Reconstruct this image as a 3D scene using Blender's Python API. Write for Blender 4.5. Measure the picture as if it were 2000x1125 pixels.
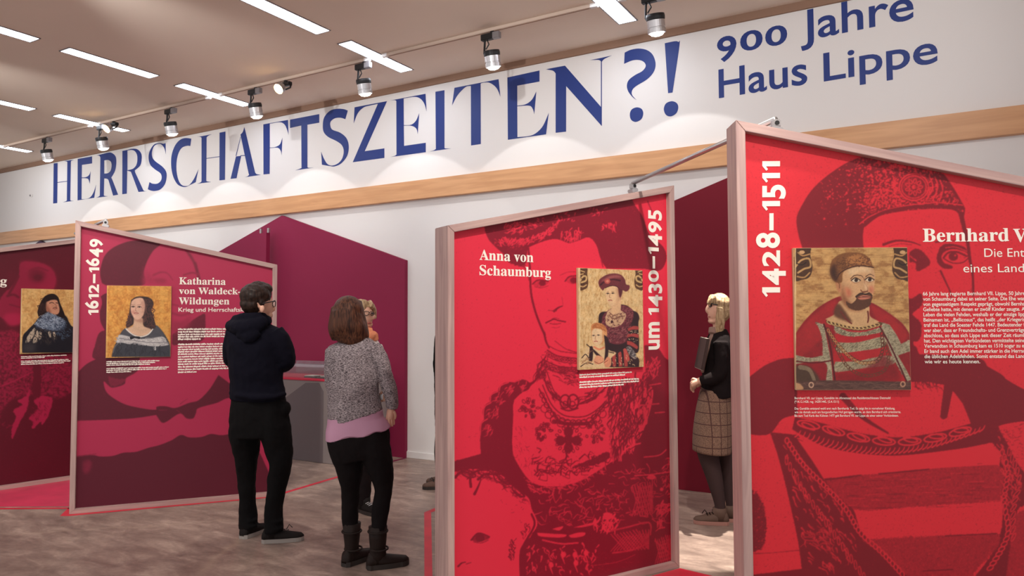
import bpy, bmesh, math, random
import numpy as np
from mathutils import Matrix, Vector
for o in list(bpy.data.objects): bpy.data.objects.remove(o)
SC = bpy.context.scene
COL = SC.collection
rng = np.random.default_rng(7)
random.seed(7)

# ------------------------------------------------------------------ camera
F, H0 = 1435.0, 1.55
YAW, PITCH, ROLL = math.radians(30.3), math.radians(2.5), math.radians(0.26)
fw = np.array([-math.sin(YAW)*math.cos(PITCH), math.cos(YAW)*math.cos(PITCH), math.sin(PITCH)])
_r = np.array([math.cos(YAW), math.sin(YAW), 0.0]); _u = np.cross(_r, fw)
RT = math.cos(ROLL)*_r - math.sin(ROLL)*_u
UP = math.cos(ROLL)*_u + math.sin(ROLL)*_r
CAM = np.array([0, 0, H0])
cam = bpy.data.cameras.new('camera'); cam.sensor_width = 36.0; cam.lens = 36.0*F/2000.0
cam.clip_start = 0.05; cam.clip_end = 100
camo = bpy.data.objects.new('camera', cam); COL.objects.link(camo)
camo.matrix_world = Matrix(((RT[0], UP[0], -fw[0], 0), (RT[1], UP[1], -fw[1], 0), (RT[2], UP[2], -fw[2], H0), (0, 0, 0, 1)))
SC.camera = camo

# ------------------------------------------------------------------ colour management, world, room light
SC.view_settings.view_transform = 'Standard'; SC.view_settings.look = 'None'
SC.view_settings.gamma = 1.0; SC.view_settings.use_curve_mapping = False
SC.view_settings.exposure = 0.24
def lin(c):
    c = np.asarray(c, float)/255.0
    return np.where(c <= 0.04045, c/12.92, ((c+0.055)/1.055)**2.4)
W = bpy.data.worlds.new('hall'); SC.world = W; W.use_nodes = True
bg = W.node_tree.nodes['Background']; bg.inputs[0].default_value = (0.96, 0.97, 1.0, 1); bg.inputs[1].default_value = 0.92

def area_light(name, loc, sx, sy, e, col=(1, 0.93, 0.86), rot=(0, 0, 0)):
    l = bpy.data.lights.new(name, 'AREA'); l.shape = 'RECTANGLE'; l.size = sx; l.size_y = sy; l.energy = e; l.color = col
    o = bpy.data.objects.new(name, l); COL.objects.link(o); o.location = loc; o.rotation_euler = rot
    return o
def spot_light(name, loc, tgt, e, size, blend=0.15, rad=0.03, col=(1, 0.93, 0.85)):
    l = bpy.data.lights.new(name, 'SPOT'); l.energy = e; l.spot_size = math.radians(size); l.spot_blend = blend
    l.shadow_soft_size = rad; l.color = col
    o = bpy.data.objects.new(name, l); COL.objects.link(o); o.location = loc
    o.rotation_euler = (Vector(tgt)-Vector(loc)).to_track_quat('-Z', 'Y').to_euler()
    return o
# rows of the same recessed ceiling lights, nearer than the photograph reaches
for _x in (-7.52, -4.99, -2.42, 0.1):
    for _y in (2.0, 0.6, -1.4):
        area_light('ceiling_row_light', (_x, _y, 4.26), 0.165, 0.96, 9, (1, 0.98, 0.96))
# unseen wash spots without fixtures, added to brighten the frieze
for _x, _e in ((-12.5, 330), (-9.6, 300), (-6.6, 240), (-3.6, 230), (-0.8, 220)):
    spot_light('frieze_fill', (_x+1.0, 2.3, 3.98), (_x, 6.6, 3.75), _e*0.7, 50, 1.0, 0.05, (1, 0.98, 0.97))
spot_light('panel_spot', (0.35, 1.75, 4.15), (-0.15, 3.5, 1.5), 190, 70, 0.8, 0.05)  # track heads of the near track, aimed at the display panels
spot_light('panel_spot', (-0.5, 2.7, 4.15), (-1.8, 3.9, 1.4), 245, 60, 0.8, 0.05)
spot_light('panel_spot', (-3.4, 1.6, 4.15), (-5.6, 4.0, 1.5), 250, 60, 0.8, 0.05)
spot_light('panel_spot', (-5.4, 2.6, 4.15), (-7.45, 3.8, 1.5), 90, 60, 0.8, 0.05)

# ------------------------------------------------------------------ view geometry helpers (photo pixel -> ray)
def ray(x, y): return fw + RT*((x-1000)/F) - UP*((y-562.5)/F)
def floor_pt(x, y, z=0.0):
    d = ray(x, y); return CAM + d*((z-H0)/d[2])
def proj(P):
    d = np.asarray(P) - CAM; z = d @ fw
    return 1000+F*(d @ RT)/z, 562.5-F*(d @ UP)/z
class Plane:
    """vertical plane: a on the floor, d along, n towards the viewer"""
    def __init__(s, a, d):
        s.a = np.array([a[0], a[1], 0.0]); s.d = np.array([d[0], d[1], 0.0]); s.d /= np.linalg.norm(s.d)
        s.n = np.array([s.d[1], -s.d[0], 0.0])
    def hit(s, x, y, w=0.0):
        r = ray(x, y); a = s.a + s.n*w
        t = ((a-CAM) @ s.n)/(r @ s.n); P = CAM + r*t
        return float((P-s.a) @ s.d), float(P[2])
    def w(s, u, v, w=0.0):
        u = np.asarray(u, float); v = np.asarray(v, float)
        return s.a + u[..., None]*s.d + v[..., None]*np.array([0, 0, 1.0]) + s.n*w

# ------------------------------------------------------------------ object helpers
def link(name, me, mat=None, parent=None):
    o = bpy.data.objects.new(name, me); COL.objects.link(o)
    if mat is not None:
        for m in (mat if isinstance(mat, (list, tuple)) else [mat]): me.materials.append(m)
    if parent is not None: o.parent = parent
    return o
def thing(name, label, cat, loc, group=None):
    o = bpy.data.objects.new(name, None); COL.objects.link(o); o.location = tuple(loc); o.empty_display_size = 0.1
    o['label'] = label; o['category'] = cat; o['kind'] = 'thing'
    if group: o['group'] = group
    return o
def tag(o, label, cat, group=None):
    o['label'] = label; o['category'] = cat; o['kind'] = 'thing'
    if group: o['group'] = group
    return o
def struct(o): o['kind'] = 'structure'; return o
def base(parent): return np.array(parent.location) if parent is not None else np.zeros(3)
def mesh(name, V, Fc, mat=None, parent=None, smooth=False):
    """V in world coordinates; stored relative to the parent"""
    me = bpy.data.meshes.new(name)
    V = np.asarray(V, float) - base(parent)
    me.from_pydata([tuple(v) for v in V], [], [tuple(int(i) for i in f) for f in Fc]); me.update()
    if smooth: me.polygons.foreach_set('use_smooth', [True]*len(me.polygons))
    return link(name, me, mat, parent)
class MB:
    """collects simple shapes in world coordinates into one mesh"""
    def __init__(s): s.V = []; s.F = []
    def add(s, V, Fc):
        n = len(s.V); s.V += [np.asarray(v, float) for v in V]; s.F += [tuple(i+n for i in f) for f in Fc]; return s
    def hexa(s, P):  # 8 points: bottom loop 0-3, top loop 4-7
        return s.add(P, [(3, 2, 1, 0), (4, 5, 6, 7), (0, 1, 5, 4), (1, 2, 6, 5), (2, 3, 7, 6), (3, 0, 4, 7)])
    def box(s, c, sz, ax=((1, 0, 0), (0, 1, 0), (0, 0, 1))):
        c = np.asarray(c, float); A = [np.asarray(a, float)*k*0.5 for a, k in zip(ax, sz)]
        P = [c-A[0]-A[1]-A[2], c+A[0]-A[1]-A[2], c+A[0]+A[1]-A[2], c-A[0]+A[1]-A[2]]
        P += [p+2*A[2] for p in P[:4]]
        return s.hexa(P)
    def prism(s, poly, ofs):
        poly = [np.asarray(p, float) for p in poly]; n = len(poly); ofs = np.asarray(ofs, float)
        return s.add(poly+[p+ofs for p in poly], [tuple(range(n)), tuple(range(2*n-1, n-1, -1))] + [(i, i+n, (i+1) % n+n, (i+1) % n) for i in range(n)])
    def tube(s, pts, rad, k=12, cap=True):
        pts = [np.asarray(p, float) for p in pts]; n = len(pts)
        if np.isscalar(rad): rad = [rad]*n
        V = []; prev = None
        for i, p in enumerate(pts):
            t = pts[min(i+1, n-1)]-pts[max(i-1, 0)]; t /= (np.linalg.norm(t)+1e-9)
            h = np.array([0, 0, 1.0]) if abs(t[2]) < 0.9 else np.array([1.0, 0, 0])
            if prev is None: a = np.cross(t, h)
            else: a = prev - t*(prev @ t)
            a /= np.linalg.norm(a); prev = a; b = np.cross(t, a)
            for j in range(k):
                th = 2*math.pi*j/k; V.append(p + (a*math.cos(th)+b*math.sin(th))*rad[i])
        Fc = [(i*k+j, i*k+(j+1) % k, (i+1)*k+(j+1) % k, (i+1)*k+j) for i in range(n-1) for j in range(k)]
        if cap: Fc += [tuple(range(k-1, -1, -1)), tuple((n-1)*k+j for j in range(k))]
        return s.add(V, Fc)
    def build(s, name, mat, parent=None, bevel=0.0, smooth=False, seg=2):
        o = mesh(name, s.V, s.F, mat, parent, smooth)
        bm = bmesh.new(); bm.from_mesh(o.data); bmesh.ops.recalc_face_normals(bm, faces=bm.faces)
        if bevel: bmesh.ops.bevel(bm, geom=list(bm.edges), offset=bevel, segments=seg, affect='EDGES', clamp_overlap=True)
        bm.to_mesh(o.data); bm.free()
        return o

# ------------------------------------------------------------------ materials
def newmat(name):
    m = bpy.data.materials.new(name); m.use_nodes = True
    return m, m.node_tree.nodes, m.node_tree.links, m.node_tree.nodes['Principled BSDF']
def pmat(name, rgb, rough=0.5, metal=0.0, spec=0.5, bump=0.0, bscale=200.0, var=0.0, vscale=6.0, coat=0.0):
    m, N, L, B = newmat(name); c = lin(rgb)
    B.inputs['Base Color'].default_value = (*c, 1); B.inputs['Roughness'].default_value = rough
    B.inputs['Metallic'].default_value = metal; B.inputs['Specular IOR Level'].default_value = spec
    if coat: B.inputs['Coat Weight'].default_value = coat
    tc = N.new('ShaderNodeTexCoord')
    if var:
        n = N.new('ShaderNodeTexNoise'); n.inputs['Scale'].default_value = vscale; n.inputs['Detail'].default_value = 4
        L.new(tc.outputs['Object'], n.inputs['Vector'])
        r = N.new('ShaderNodeValToRGB'); r.color_ramp.elements[0].position = 0.3; r.color_ramp.elements[1].position = 0.7
        r.color_ramp.elements[0].color = (*(c*(1-var)), 1); r.color_ramp.elements[1].color = (*np.clip(c*(1+var), 0, 1), 1)
        L.new(n.outputs['Fac'], r.inputs['Fac']); L.new(r.outputs['Color'], B.inputs['Base Color'])
    if bump:
        n = N.new('ShaderNodeTexNoise'); n.inputs['Scale'].default_value = bscale; n.inputs['Detail'].default_value = 3
        L.new(tc.outputs['Object'], n.inputs['Vector'])
        b = N.new('ShaderNodeBump'); b.inputs['Strength'].default_value = bump; b.inputs['Distance'].default_value = 0.004
        L.new(n.outputs['Fac'], b.inputs['Height']); L.new(b.outputs['Normal'], B.inputs['Normal'])
    return m
def emat(name, rgb, strength):
    m, N, L, B = newmat(name)
    B.inputs['Base Color'].default_value = (*lin(rgb), 1); B.inputs['Emission Color'].default_value = (*lin(rgb), 1)
    B.inputs['Emission Strength'].default_value = strength
    return m
def wood_mat(name, c1, c2, rough, sc=(40, 40, 2.2), attr='lc', detail=6):
    m, N, L, B = newmat(name)
    a = N.new('ShaderNodeAttribute'); a.attribute_name = attr
    mp = N.new('ShaderNodeMapping'); mp.inputs['Scale'].default_value = sc
    n = N.new('ShaderNodeTexNoise'); n.inputs['Scale'].default_value = 1.0; n.inputs['Detail'].default_value = detail; n.inputs['Distortion'].default_value = 0.6
    r = N.new('ShaderNodeValToRGB'); r.color_ramp.elements[0].position = 0.32; r.color_ramp.elements[1].position = 0.68
    r.color_ramp.elements[0].color = (*lin(c1), 1); r.color_ramp.elements[1].color = (*lin(c2), 1)
    b = N.new('ShaderNodeBump'); b.inputs['Strength'].default_value = 0.15; b.inputs['Distance'].default_value = 0.001
    L.new(a.outputs['Vector'], mp.inputs['Vector']); L.new(mp.outputs['Vector'], n.inputs['Vector'])
    L.new(n.outputs['Fac'], r.inputs['Fac']); L.new(r.outputs['Color'], B.inputs['Base Color'])
    L.new(n.outputs['Fac'], b.inputs['Height']); L.new(b.outputs['Normal'], B.inputs['Normal'])
    B.inputs['Roughness'].default_value = rough
    return m
def set_lc(o, origin, ax):
    """local coordinate attribute (metres) used by the wood grain"""
    me = o.data; n = len(me.vertices); co = np.empty(n*3); me.vertices.foreach_get('co', co); co = co.reshape(-1, 3)+base(o.parent)-np.asarray(origin)
    A = np.asarray(ax, float); lc = co @ A.T
    at = me.attributes.new('lc', 'FLOAT_VECTOR', 'POINT'); at.data.foreach_set('vector', lc.ravel())
def print_mat(name, rough=0.5, spec=0.35):
    m, N, L, B = newmat(name)
    a = N.new('ShaderNodeAttribute'); a.attribute_name = 'ink'
    L.new(a.outputs['Color'], B.inputs['Base Color']); B.inputs['Roughness'].default_value = rough; B.inputs['Specular IOR Level'].default_value = spec
    return m
M = {}
M['frame'] = wood_mat('limed_wood', (168, 136, 132), (198, 166, 158), 0.55)
M['beech'] = wood_mat('beech_beam', (205, 150, 104), (224, 170, 122), 0.45, (1.6, 20, 22), detail=5)
M['white_paint'] = pmat('white_wall_paint', (238, 235, 233), 0.8, spec=0.2, bump=0.05, bscale=300)
M['gap'] = pmat('shadow_gap_paint', (150, 118, 98), 0.8)
M['ceiling'] = pmat('ceiling_plaster', (240, 224, 208), 0.9, spec=0.1, bump=0.04, bscale=250, var=0.03, vscale=0.6)
M['blue'] = pmat('blue_vinyl', (38, 60, 132), 0.5, spec=0.35)
M['white_ink'] = pmat('cream_white_ink', (246, 238, 226), 0.6, spec=0.2)
M['print'] = print_mat('printed_banner')
M['paint'] = print_mat('printed_portrait', 0.4, 0.4)
M['crimson'] = pmat('crimson_panel_paint', (140, 34, 70), 0.6, spec=0.25)
M['crimson_dark'] = pmat('dark_red_panel_paint', (122, 16, 38), 0.6, spec=0.25)
M['navy_panel'] = pmat('dark_violet_panel_paint', (62, 34, 66), 0.6)
M['board_edge'] = pmat('board_edge', (206, 178, 140), 0.6)
M['black'] = pmat('black_metal', (26, 24, 25), 0.45, spec=0.4)
M['silver'] = pmat('brushed_silver', (200, 196, 196), 0.3, metal=0.9)
M['track'] = pmat('white_track_metal', (205, 184, 168), 0.5)
M['grey_metal'] = pmat('grey_metal', (150, 146, 148), 0.4, metal=0.6)
M['diffuser'] = emat('light_diffuser', (236, 243, 255), 14.0)
M['lens'] = emat('spot_lens', (255, 246, 230), 22.0)
M['bulb'] = emat('warm_bulb', (255, 214, 150), 20.0)
M['plinth'] = pmat('grey_plinth', (146, 136, 134), 0.6)
M['plinth_dark'] = pmat('dark_grey_vinyl', (112, 101, 103), 0.6)
M['red_top'] = pmat('red_tabletop', (206, 30, 66), 0.5)
M['red_floor'] = pmat('red_floor_vinyl', (214, 44, 66), 0.45, var=0.12, vscale=5)
M['pink_floor'] = pmat('pink_floor_vinyl', (204, 58, 88), 0.45, var=0.14, vscale=4)
M['violet_floor'] = pmat('violet_floor_vinyl', (120, 24, 66), 0.45)

# ------------------------------------------------------------------ outlines: "x,y ~x,y ..." (~ = smooth point), in the frame of a crop
def parse(txt, crop=(0, 0, 1.0)):
    pts = []; ox, oy, s = crop
    for t in txt.split():
        sm = t[0] == '~'; t = t.lstrip('~'); x, y = t.split(',')
        pts.append((ox+float(x)*s, oy+float(y)*s, sm))
    return pts
def cr(p0, p1, p2, p3, k):
    t = np.linspace(0, 1, k, endpoint=False)[:, None]
    return 0.5*((2*p1)+(-p0+p2)*t+(2*p0-5*p1+4*p2-p3)*t**2+(-p0+3*p1-3*p2+p3)*t**3)
def spath(pts, closed=True, k=6):
    n = len(pts); P = [np.array(p[:2]) for p in pts]; S = [p[2] for p in pts]; out = []
    for i in range(n if closed else n-1):
        j = (i+1) % n
        if not S[i] and not S[j]: out.append(P[i][None]); continue
        p0 = P[(i-1) % n] if (S[i] and (closed or i > 0)) else P[i]-(P[j]-P[i])*0.3
        p3 = P[(j+1) % n] if (S[j] and (closed or j < n-1)) else P[j]+(P[j]-P[i])*0.3
        out.append(cr(p0, P[i], P[j], p3, k))
    if not closed: out.append(P[-1][None])
    return np.concatenate(out)

def smooth_noise(h, w, sy, sx, seed):
    r = np.random.default_rng(seed); gh, gw = int(h/sy)+3, int(w/sx)+3
    g = r.random((gh, gw)); y = np.arange(h)/sy; x = np.arange(w)/sx
    yi = y.astype(int); xi = x.astype(int); fy = (y-yi)[:, None]; fx = (x-xi)[None]
    fy = fy*fy*(3-2*fy); fx = fx*fx*(3-2*fx)
    a = g[yi][:, xi]; b = g[yi][:, xi+1]; c = g[yi+1][:, xi]; d = g[yi+1][:, xi+1]
    return (a*(1-fx)+b*fx)*(1-fy)+(c*(1-fx)+d*fx)*fy
def blur(a, r):
    if r <= 0: return a
    k = int(math.ceil(r*2.2)); w = np.exp(-0.5*(np.arange(-k, k+1)/r)**2); w /= w.sum()
    p = np.pad(a, ((k, k), (0, 0)), mode='edge'); b = sum(w[i]*p[i:i+a.shape[0]] for i in range(2*k+1))
    p = np.pad(b, ((0, 0), (k, k)), mode='edge'); return sum(w[i]*p[:, i:i+a.shape[1]] for i in range(2*k+1))
def flipx(t, ox, fl):
    return '|'.join(' '.join(('~' if p[0] == '~' else '')+'%f,%s' % (ox+fl*float(p.lstrip('~').split(',')[0]), p.split(',')[1]) for p in q.split()) for q in t.split('|'))
class Canvas:
    """a printed image, drawn in the pixel frame of the photograph and later laid on its board"""
    def __init__(s, x0, y0, x1, y1, res, val):
        s.x0, s.y0, s.res = x0, y0, res; s.w = int((x1-x0)*res); s.h = int((y1-y0)*res)
        v = np.atleast_1d(np.asarray(val, float)); s.c = len(v); s.A = np.ones((s.h, s.w, s.c))*v
        s.crop = (0, 0, 1.0); s.seed = 1
    def noise(s, sy, sx=None, seed=None):
        s.seed += 1; return smooth_noise(s.h, s.w, sy*s.res, (sx or sy)*s.res, seed or s.seed)
    def pts(s, txt, closed=True):
        p = spath(parse(txt, s.crop), closed); return (p-np.array([s.x0, s.y0]))*s.res
    def cover(s, polys):
        acc = np.zeros((s.h, s.w+2)); E = []
        for p in polys:
            q = np.roll(p, -1, 0); E.append(np.hstack([p, q]))
        E = np.concatenate(E); E = E[E[:, 1] != E[:, 3]]
        lo = np.minimum(E[:, 1], E[:, 3]); hi = np.maximum(E[:, 1], E[:, 3]); SS = 3
        y0 = max(0, int(lo.min())); y1 = min(s.h, int(hi.max())+1)
        for r in range(y0*SS, y1*SS):
            y = (r+0.5)/SS; m = (lo <= y) & (hi > y)
            if not m.any(): continue
            e = E[m]; xs = np.sort(e[:, 0]+(y-e[:, 1])/(e[:, 3]-e[:, 1])*(e[:, 2]-e[:, 0])); xs = np.clip(xs, 0, s.w)
            row = acc[r//SS]
            for a, b in zip(xs[0::2], xs[1::2]):
                i, j = int(a), int(b)
                if i == j: row[i] += (b-a)/SS
                else:
                    row[i] += (i+1-a)/SS; row[j] += (b-j)/SS
                    if j > i+1: row[i+1:j] += 1.0/SS
        return np.clip(acc[:, :s.w], 0, 1)
    def put(s, m, val, op=1.0):
        m = (m*op)[..., None] if m.ndim == 2 else m*op
        s.A = s.A*(1-m)+np.asarray(val, float)*m
    def poly(s, txt, val, soft=0, op=1.0, grain=0.0, gs=2.0):
        m = s.cover([s.pts(t) for t in txt.split('|')])
        if grain:
            m = blur(m, max(soft, 0.5)*s.res); m = np.clip((m-0.5+(s.noise(gs)-0.5)*grain)*3+0.5, 0, 1)
        elif soft: m = blur(m, soft*s.res)
        s.put(m, val, op); return m
    def seg(s, P, w0, w1=None, soft=0.7):
        """coverage of a brush line through P (canvas px) with width w0..w1"""
        w1 = w0 if w1 is None else w1; pad = max(w0, w1)+2
        X0 = int(max(0, P[:, 0].min()-pad)); X1 = int(min(s.w, P[:, 0].max()+pad+1)); Y0 = int(max(0, P[:, 1].min()-pad)); Y1 = int(min(s.h, P[:, 1].max()+pad+1))
        if X1 <= X0 or Y1 <= Y0: return None
        yy, xx = np.mgrid[Y0:Y1, X0:X1]; best = np.full(xx.shape, -1e9); n = len(P)-1
        for i in range(n):
            a, b = P[i], P[i+1]; d = b-a; L2 = d @ d+1e-9
            t = np.clip(((xx+.5-a[0])*d[0]+(yy+.5-a[1])*d[1])/L2, 0, 1)
            dist = np.hypot(xx+.5-a[0]-t*d[0], yy+.5-a[1]-t*d[1]); ww = w0+(w1-w0)*(i+t)/n
            best = np.maximum(best, ww/2-dist)
        return (slice(Y0, Y1), slice(X0, X1)), np.clip(best/max(soft, .3)+0.5, 0, 1)
    def line(s, txt, w, val, w1=None, op=1.0, soft=0.7, scale=True):
        k = (s.crop[2] if scale else 1)*s.res
        for t in txt.split('|'):
            r = s.seg(s.pts(t, False), max(w*k, 0.9), None if w1 is None else max(w1*k, 0.5), soft)
            if r is None: continue
            m = (r[1]*op)[..., None]; s.A[r[0]] = s.A[r[0]]*(1-m)+np.asarray(val, float)*m
    def line_px(s, P, w, val, w1=None, op=1.0):
        r = s.seg(np.asarray(P, float), w, w1)
        if r is None: return
        m = (r[1]*op)[..., None]; s.A[r[0]] = s.A[r[0]]*(1-m)+np.asarray(val, float)*m
    def ell(s, x, y, rx, ry, val, soft=0, op=1.0, ang=0.0, ring=0):
        th = np.linspace(0, 2*math.pi, 28, endpoint=False); ca, sa = math.cos(ang), math.sin(ang); ox, oy, k = s.crop
        def ring_pts(f): 
            ex, ey = rx*f[0]*np.cos(th), ry*f[1]*np.sin(th)
            return (np.stack([ox+(x+ex*ca-ey*sa)*k, oy+(y+ex*sa+ey*ca)*k], 1)-np.array([s.x0, s.y0]))*s.res
        P = [ring_pts((1, 1))]
        if ring: P.append(ring_pts((1-ring/rx, 1-ring/ry)))
        m = s.cover(P)
        if soft: m = blur(m, soft*s.res)
        s.put(m, val, op)
    def dabs(s, txt, n, ln, w, val, ang=0.0, spread=0.5, seed=3, op=1.0, curve=0.3):
        """n short brush marks scattered over an outline (crop units)"""
        P = s.pts(txt); m = s.cover([P]) > 0.5; ys, xs = np.nonzero(m)
        if not len(xs): return
        r = np.random.default_rng(seed); k = s.crop[2]*s.res; idx = r.integers(0, len(xs), n)
        for i in idx:
            a = ang+r.normal()*spread; l = ln*k*r.uniform(0.5, 1.3)/2; c = r.normal()*curve*l
            d = np.array([math.cos(a), math.sin(a)]); q = np.array([-d[1], d[0]]); p = np.array([xs[i], ys[i]], float)
            s.line_px([p-d*l, p-d*l*.4+q*c*.7, p+q*c, p+d*l*.5+q*c*.6, p+d*l], max(w*k*r.uniform(.6, 1.3), .8), val, max(w*k*.4, .5), op)
    def chain(s, txt, val, lw, rx, ry, step, tilt=0.0):
        P = s.pts(txt, False); d = np.r_[0, np.cumsum(np.hypot(*np.diff(P, axis=0).T))]; k = s.crop[2]*s.res
        t = np.arange(step*k/2, d[-1], step*k); th = np.linspace(0, 2*math.pi, 15)
        X = np.interp(t, d, P[:, 0]); Y = np.interp(t, d, P[:, 1]); e = 2.0
        A = np.arctan2(np.interp(t+e, d, P[:, 1])-np.interp(t-e, d, P[:, 1]), np.interp(t+e, d, P[:, 0])-np.interp(t-e, d, P[:, 0]))+tilt
        for x, y, a in zip(X, Y, A):
            ex, ey = rx*k*np.cos(th), ry*k*np.sin(th)
            s.line_px(np.stack([x+ex*math.cos(a)-ey*math.sin(a), y+ex*math.sin(a)+ey*math.cos(a)], 1), max(lw*k, .8), val)
    def sample(s, X, Y):
        x = np.clip((X-s.x0)*s.res-.5, 0, s.w-1.001); y = np.clip((Y-s.y0)*s.res-.5, 0, s.h-1.001)
        xi = x.astype(int); yi = y.astype(int); fx = (x-xi)[..., None]; fy = (y-yi)[..., None]
        xj = np.minimum(xi+1, s.w-1); yj = np.minimum(yi+1, s.h-1)
        return (s.A[yi, xi]*(1-fx)+s.A[yi, xj]*fx)*(1-fy)+(s.A[yj, xi]*(1-fx)+s.A[yj, xj]*fx)*fy

def image_mesh(name, pl, w, u0, u1, vb, vt, cell, canvas, mat, parent, px=None):
    """fine grid on the board, from v=vb to v=vt(u), coloured by the canvas"""
    nu = int((u1-u0)/cell)+1; nv = int((max(vt(u0), vt(u1))-vb)/cell)+1
    u = np.linspace(u0, u1, nu); t = np.linspace(0, 1, nv); U, T = np.meshgrid(u, t); Vv = vb+(np.array([vt(x) for x in u])[None]-vb)*T
    P = pl.w(U, Vv, w); d = P-CAM; z = d @ fw; X = 1000+F*(d @ RT)/z; Y = 562.5-F*(d @ UP)/z
    c = canvas.sample(X, Y)
    if c.shape[-1] == 3:
        g_ = smooth_noise(nv, nu, 2.2, 2.2, 5)*.5+smooth_noise(nv, nu, 9, 14, 6)*.5; rgb = lin(np.clip(c*(0.86+0.16*g_)[..., None], 0, 255))
    else: rgb = canvas.ink(c[..., 0])
    me = bpy.data.meshes.new(name); n = nu*nv
    me.vertices.add(n); me.vertices.foreach_set('co', (P-base(parent)).ravel())
    i = np.arange((nu-1)*(nv-1)); r, q = i//(nu-1), i % (nu-1); a = r*nu+q
    quads = np.stack([a, a+1, a+nu+1, a+nu], 1).ravel()
    me.loops.add(len(quads)); me.loops.foreach_set('vertex_index', quads)
    me.polygons.add(len(i)); me.polygons.foreach_set('loop_start', np.arange(len(i))*4); me.polygons.foreach_set('loop_total', np.full(len(i), 4))
    me.update(calc_edges=True); me.validate()
    at = me.color_attributes.new('ink', 'FLOAT_COLOR', 'POINT')
    at.data.foreach_set('color', np.concatenate([rgb.reshape(n, 3), np.ones((n, 1))], 1).astype(np.float32).ravel())
    return link(name, me, mat, parent)

# ------------------------------------------------------------------ lettering
TXT = {}
def serif(s):
    o = ''
    for ch in s:
        if 'A' <= ch <= 'Z': o += chr(0x1D400+ord(ch)-65)
        elif 'a' <= ch <= 'z': o += chr(0x1D41A+ord(ch)-97)
        else: o += ch
    return o
def load_texts(items):
    obs = []
    for s, off in items:
        cu = bpy.data.curves.new('text', 'FONT'); cu.body = s; cu.offset = off; cu.resolution_u = 5
        o = bpy.data.objects.new('text', cu); COL.objects.link(o); obs.append((s, off, o))
    dg = bpy.context.evaluated_depsgraph_get(); dg.update()
    for s, off, o in obs:
        me = bpy.data.meshes.new_from_object(o.evaluated_get(dg)); n = len(me.vertices)
        co = np.empty(n*3); me.vertices.foreach_get('co', co); co = co.reshape(-1, 3)[:, :2].copy()
        TXT[(s, off)] = (co, [tuple(p.vertices) for p in me.polygons])
        cu = o.data; bpy.data.objects.remove(o); bpy.data.curves.remove(cu); bpy.data.meshes.remove(me)
BODY = ["66 Jahre lang regierte Bernhard VII. Lippe, 50 Jahre", "von Schaumburg dabei an seiner Seite. Die Ehe war",
 "von gegenseitigem Respekt geprägt, obwohl Bernha", "Geliebte hatte, mit denen er zwölf Kinder zeugte. A",
 "Leben die vielen Fehden, weshalb er der einzige lipp", "Beinamen ist, „Bellicosus“, das heißt „der Kriegeris",
 "traf das Land die Soester Fehde 1447. Bedeutender f", "war aber, dass er Freundschafts- und Grenzverträge",
 "abschloss, so dass sich Lippe seit dieser Zeit räumli", "hat. Den wichtigsten Verbündeten vermittelte seine",
 "Verwandten in Schaumburg kam es 1510 sogar zu ei", "Er band auch den Adel immer stärker in die Herrsc",
 "die üblichen Adelsfehden. Somit entstand das Land", "wie wir es heute kennen."]
CAPT = ["Bernhard VII. zur Lippe, Gemälde im Ahnensaal des Residenzschlosses Detmold", "(*14.12.1428, reg. 1429/1445, †2.4.1511)",
 "Das Gemälde entstand wohl erst nach Bernhards Tod. Es zeigt ihn in vornehmer Kleidung,", "wie sie damals auch am burgundischen Hof getragen wurde, an dem Bernhard sich orientierte.",
 "Bis zum Tod Karls des Kühnen 1477 galt Bernhard VII. zur Lippe als einer seiner Verbündeten."]
TITLES = [serif(x) for x in ("Bernhard", "V", "Anna von", "Schaumburg", "Katharina", "von Waldeck-", "Wildungen", "ig")]
load_texts([(t, 0.006) for t in TITLES] + [(t, 0.012) for t in BODY] + [(t, 0.006) for t in CAPT] + [(t, 0.0) for t in ("Die Ent", "eines Land")]
 + [("Krieg und Herrschaftskr", 0.012)] + [(t, 0.012) for t in ("Jahre", "Haus", "Lippe", "H")] + [(ch, 0.03) for ch in "0123456789um–xH"] + [('x', 0.0), ('H', 0.0), ('H', 0.006), ('H', 0.012), (serif('H'), 0.006)]
 + [(ch, 0.02) for ch in "90x"])
TXT[('1', 0.03)] = (np.array([(0, .545), (.145, .70), (.285, .70), (.285, 0), (.13, 0), (.13, .555), (.045, .475)]), [(6, 0, 1, 5), (1, 2, 3, 4, 5)])
def cap_h(key): return TXT[key][0][:, 1].max()
def lay(key, u0, v0, u1, v1, capkey, caph):
    """text outline from baseline start (u0,v0) to baseline end (u1,v1), cap height caph (m)"""
    co, fc = TXT[key]; x = co[:, 0]-co[:, 0].min(); sx = (u1-u0)/x.max(); sy = caph/cap_h(capkey)
    return u0+x*sx, v0+(v1-v0)*(x/x.max())+co[:, 1]*sy, fc
def join(parts):
    U, V, Fc, n = [], [], [], 0
    for u, v, f in parts:
        U.append(u); V.append(v); Fc += [tuple(i+n for i in q) for q in f]; n += len(u)
    return np.concatenate(U), np.concatenate(V), Fc
def text_obj(name, pl, w, parts, mat, parent):
    U, V, Fc = join(parts); return mesh(name, pl.w(U, V, w), Fc, mat, parent)
def px_text(key, pl, w, xl, yl, xr, capkey, ycap):
    """fit by pixels: baseline start, right end, y of the cap line at the start"""
    u0, v0 = pl.hit(xl, yl, w); u1, _ = pl.hit(xr, yl, w); _, vc = pl.hit(xl, ycap, w)
    return lay(key, u0, v0, u1, v0, capkey, vc-v0)
OLD = {'0': (0, 1), '1': (0, 1), '2': (0, 1), '3': (1, 0), '4': (1, 0), '5': (1, 0), '7': (1, 0), '9': (1, 0), '6': (0, 0), '8': (0, 0)}
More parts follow.
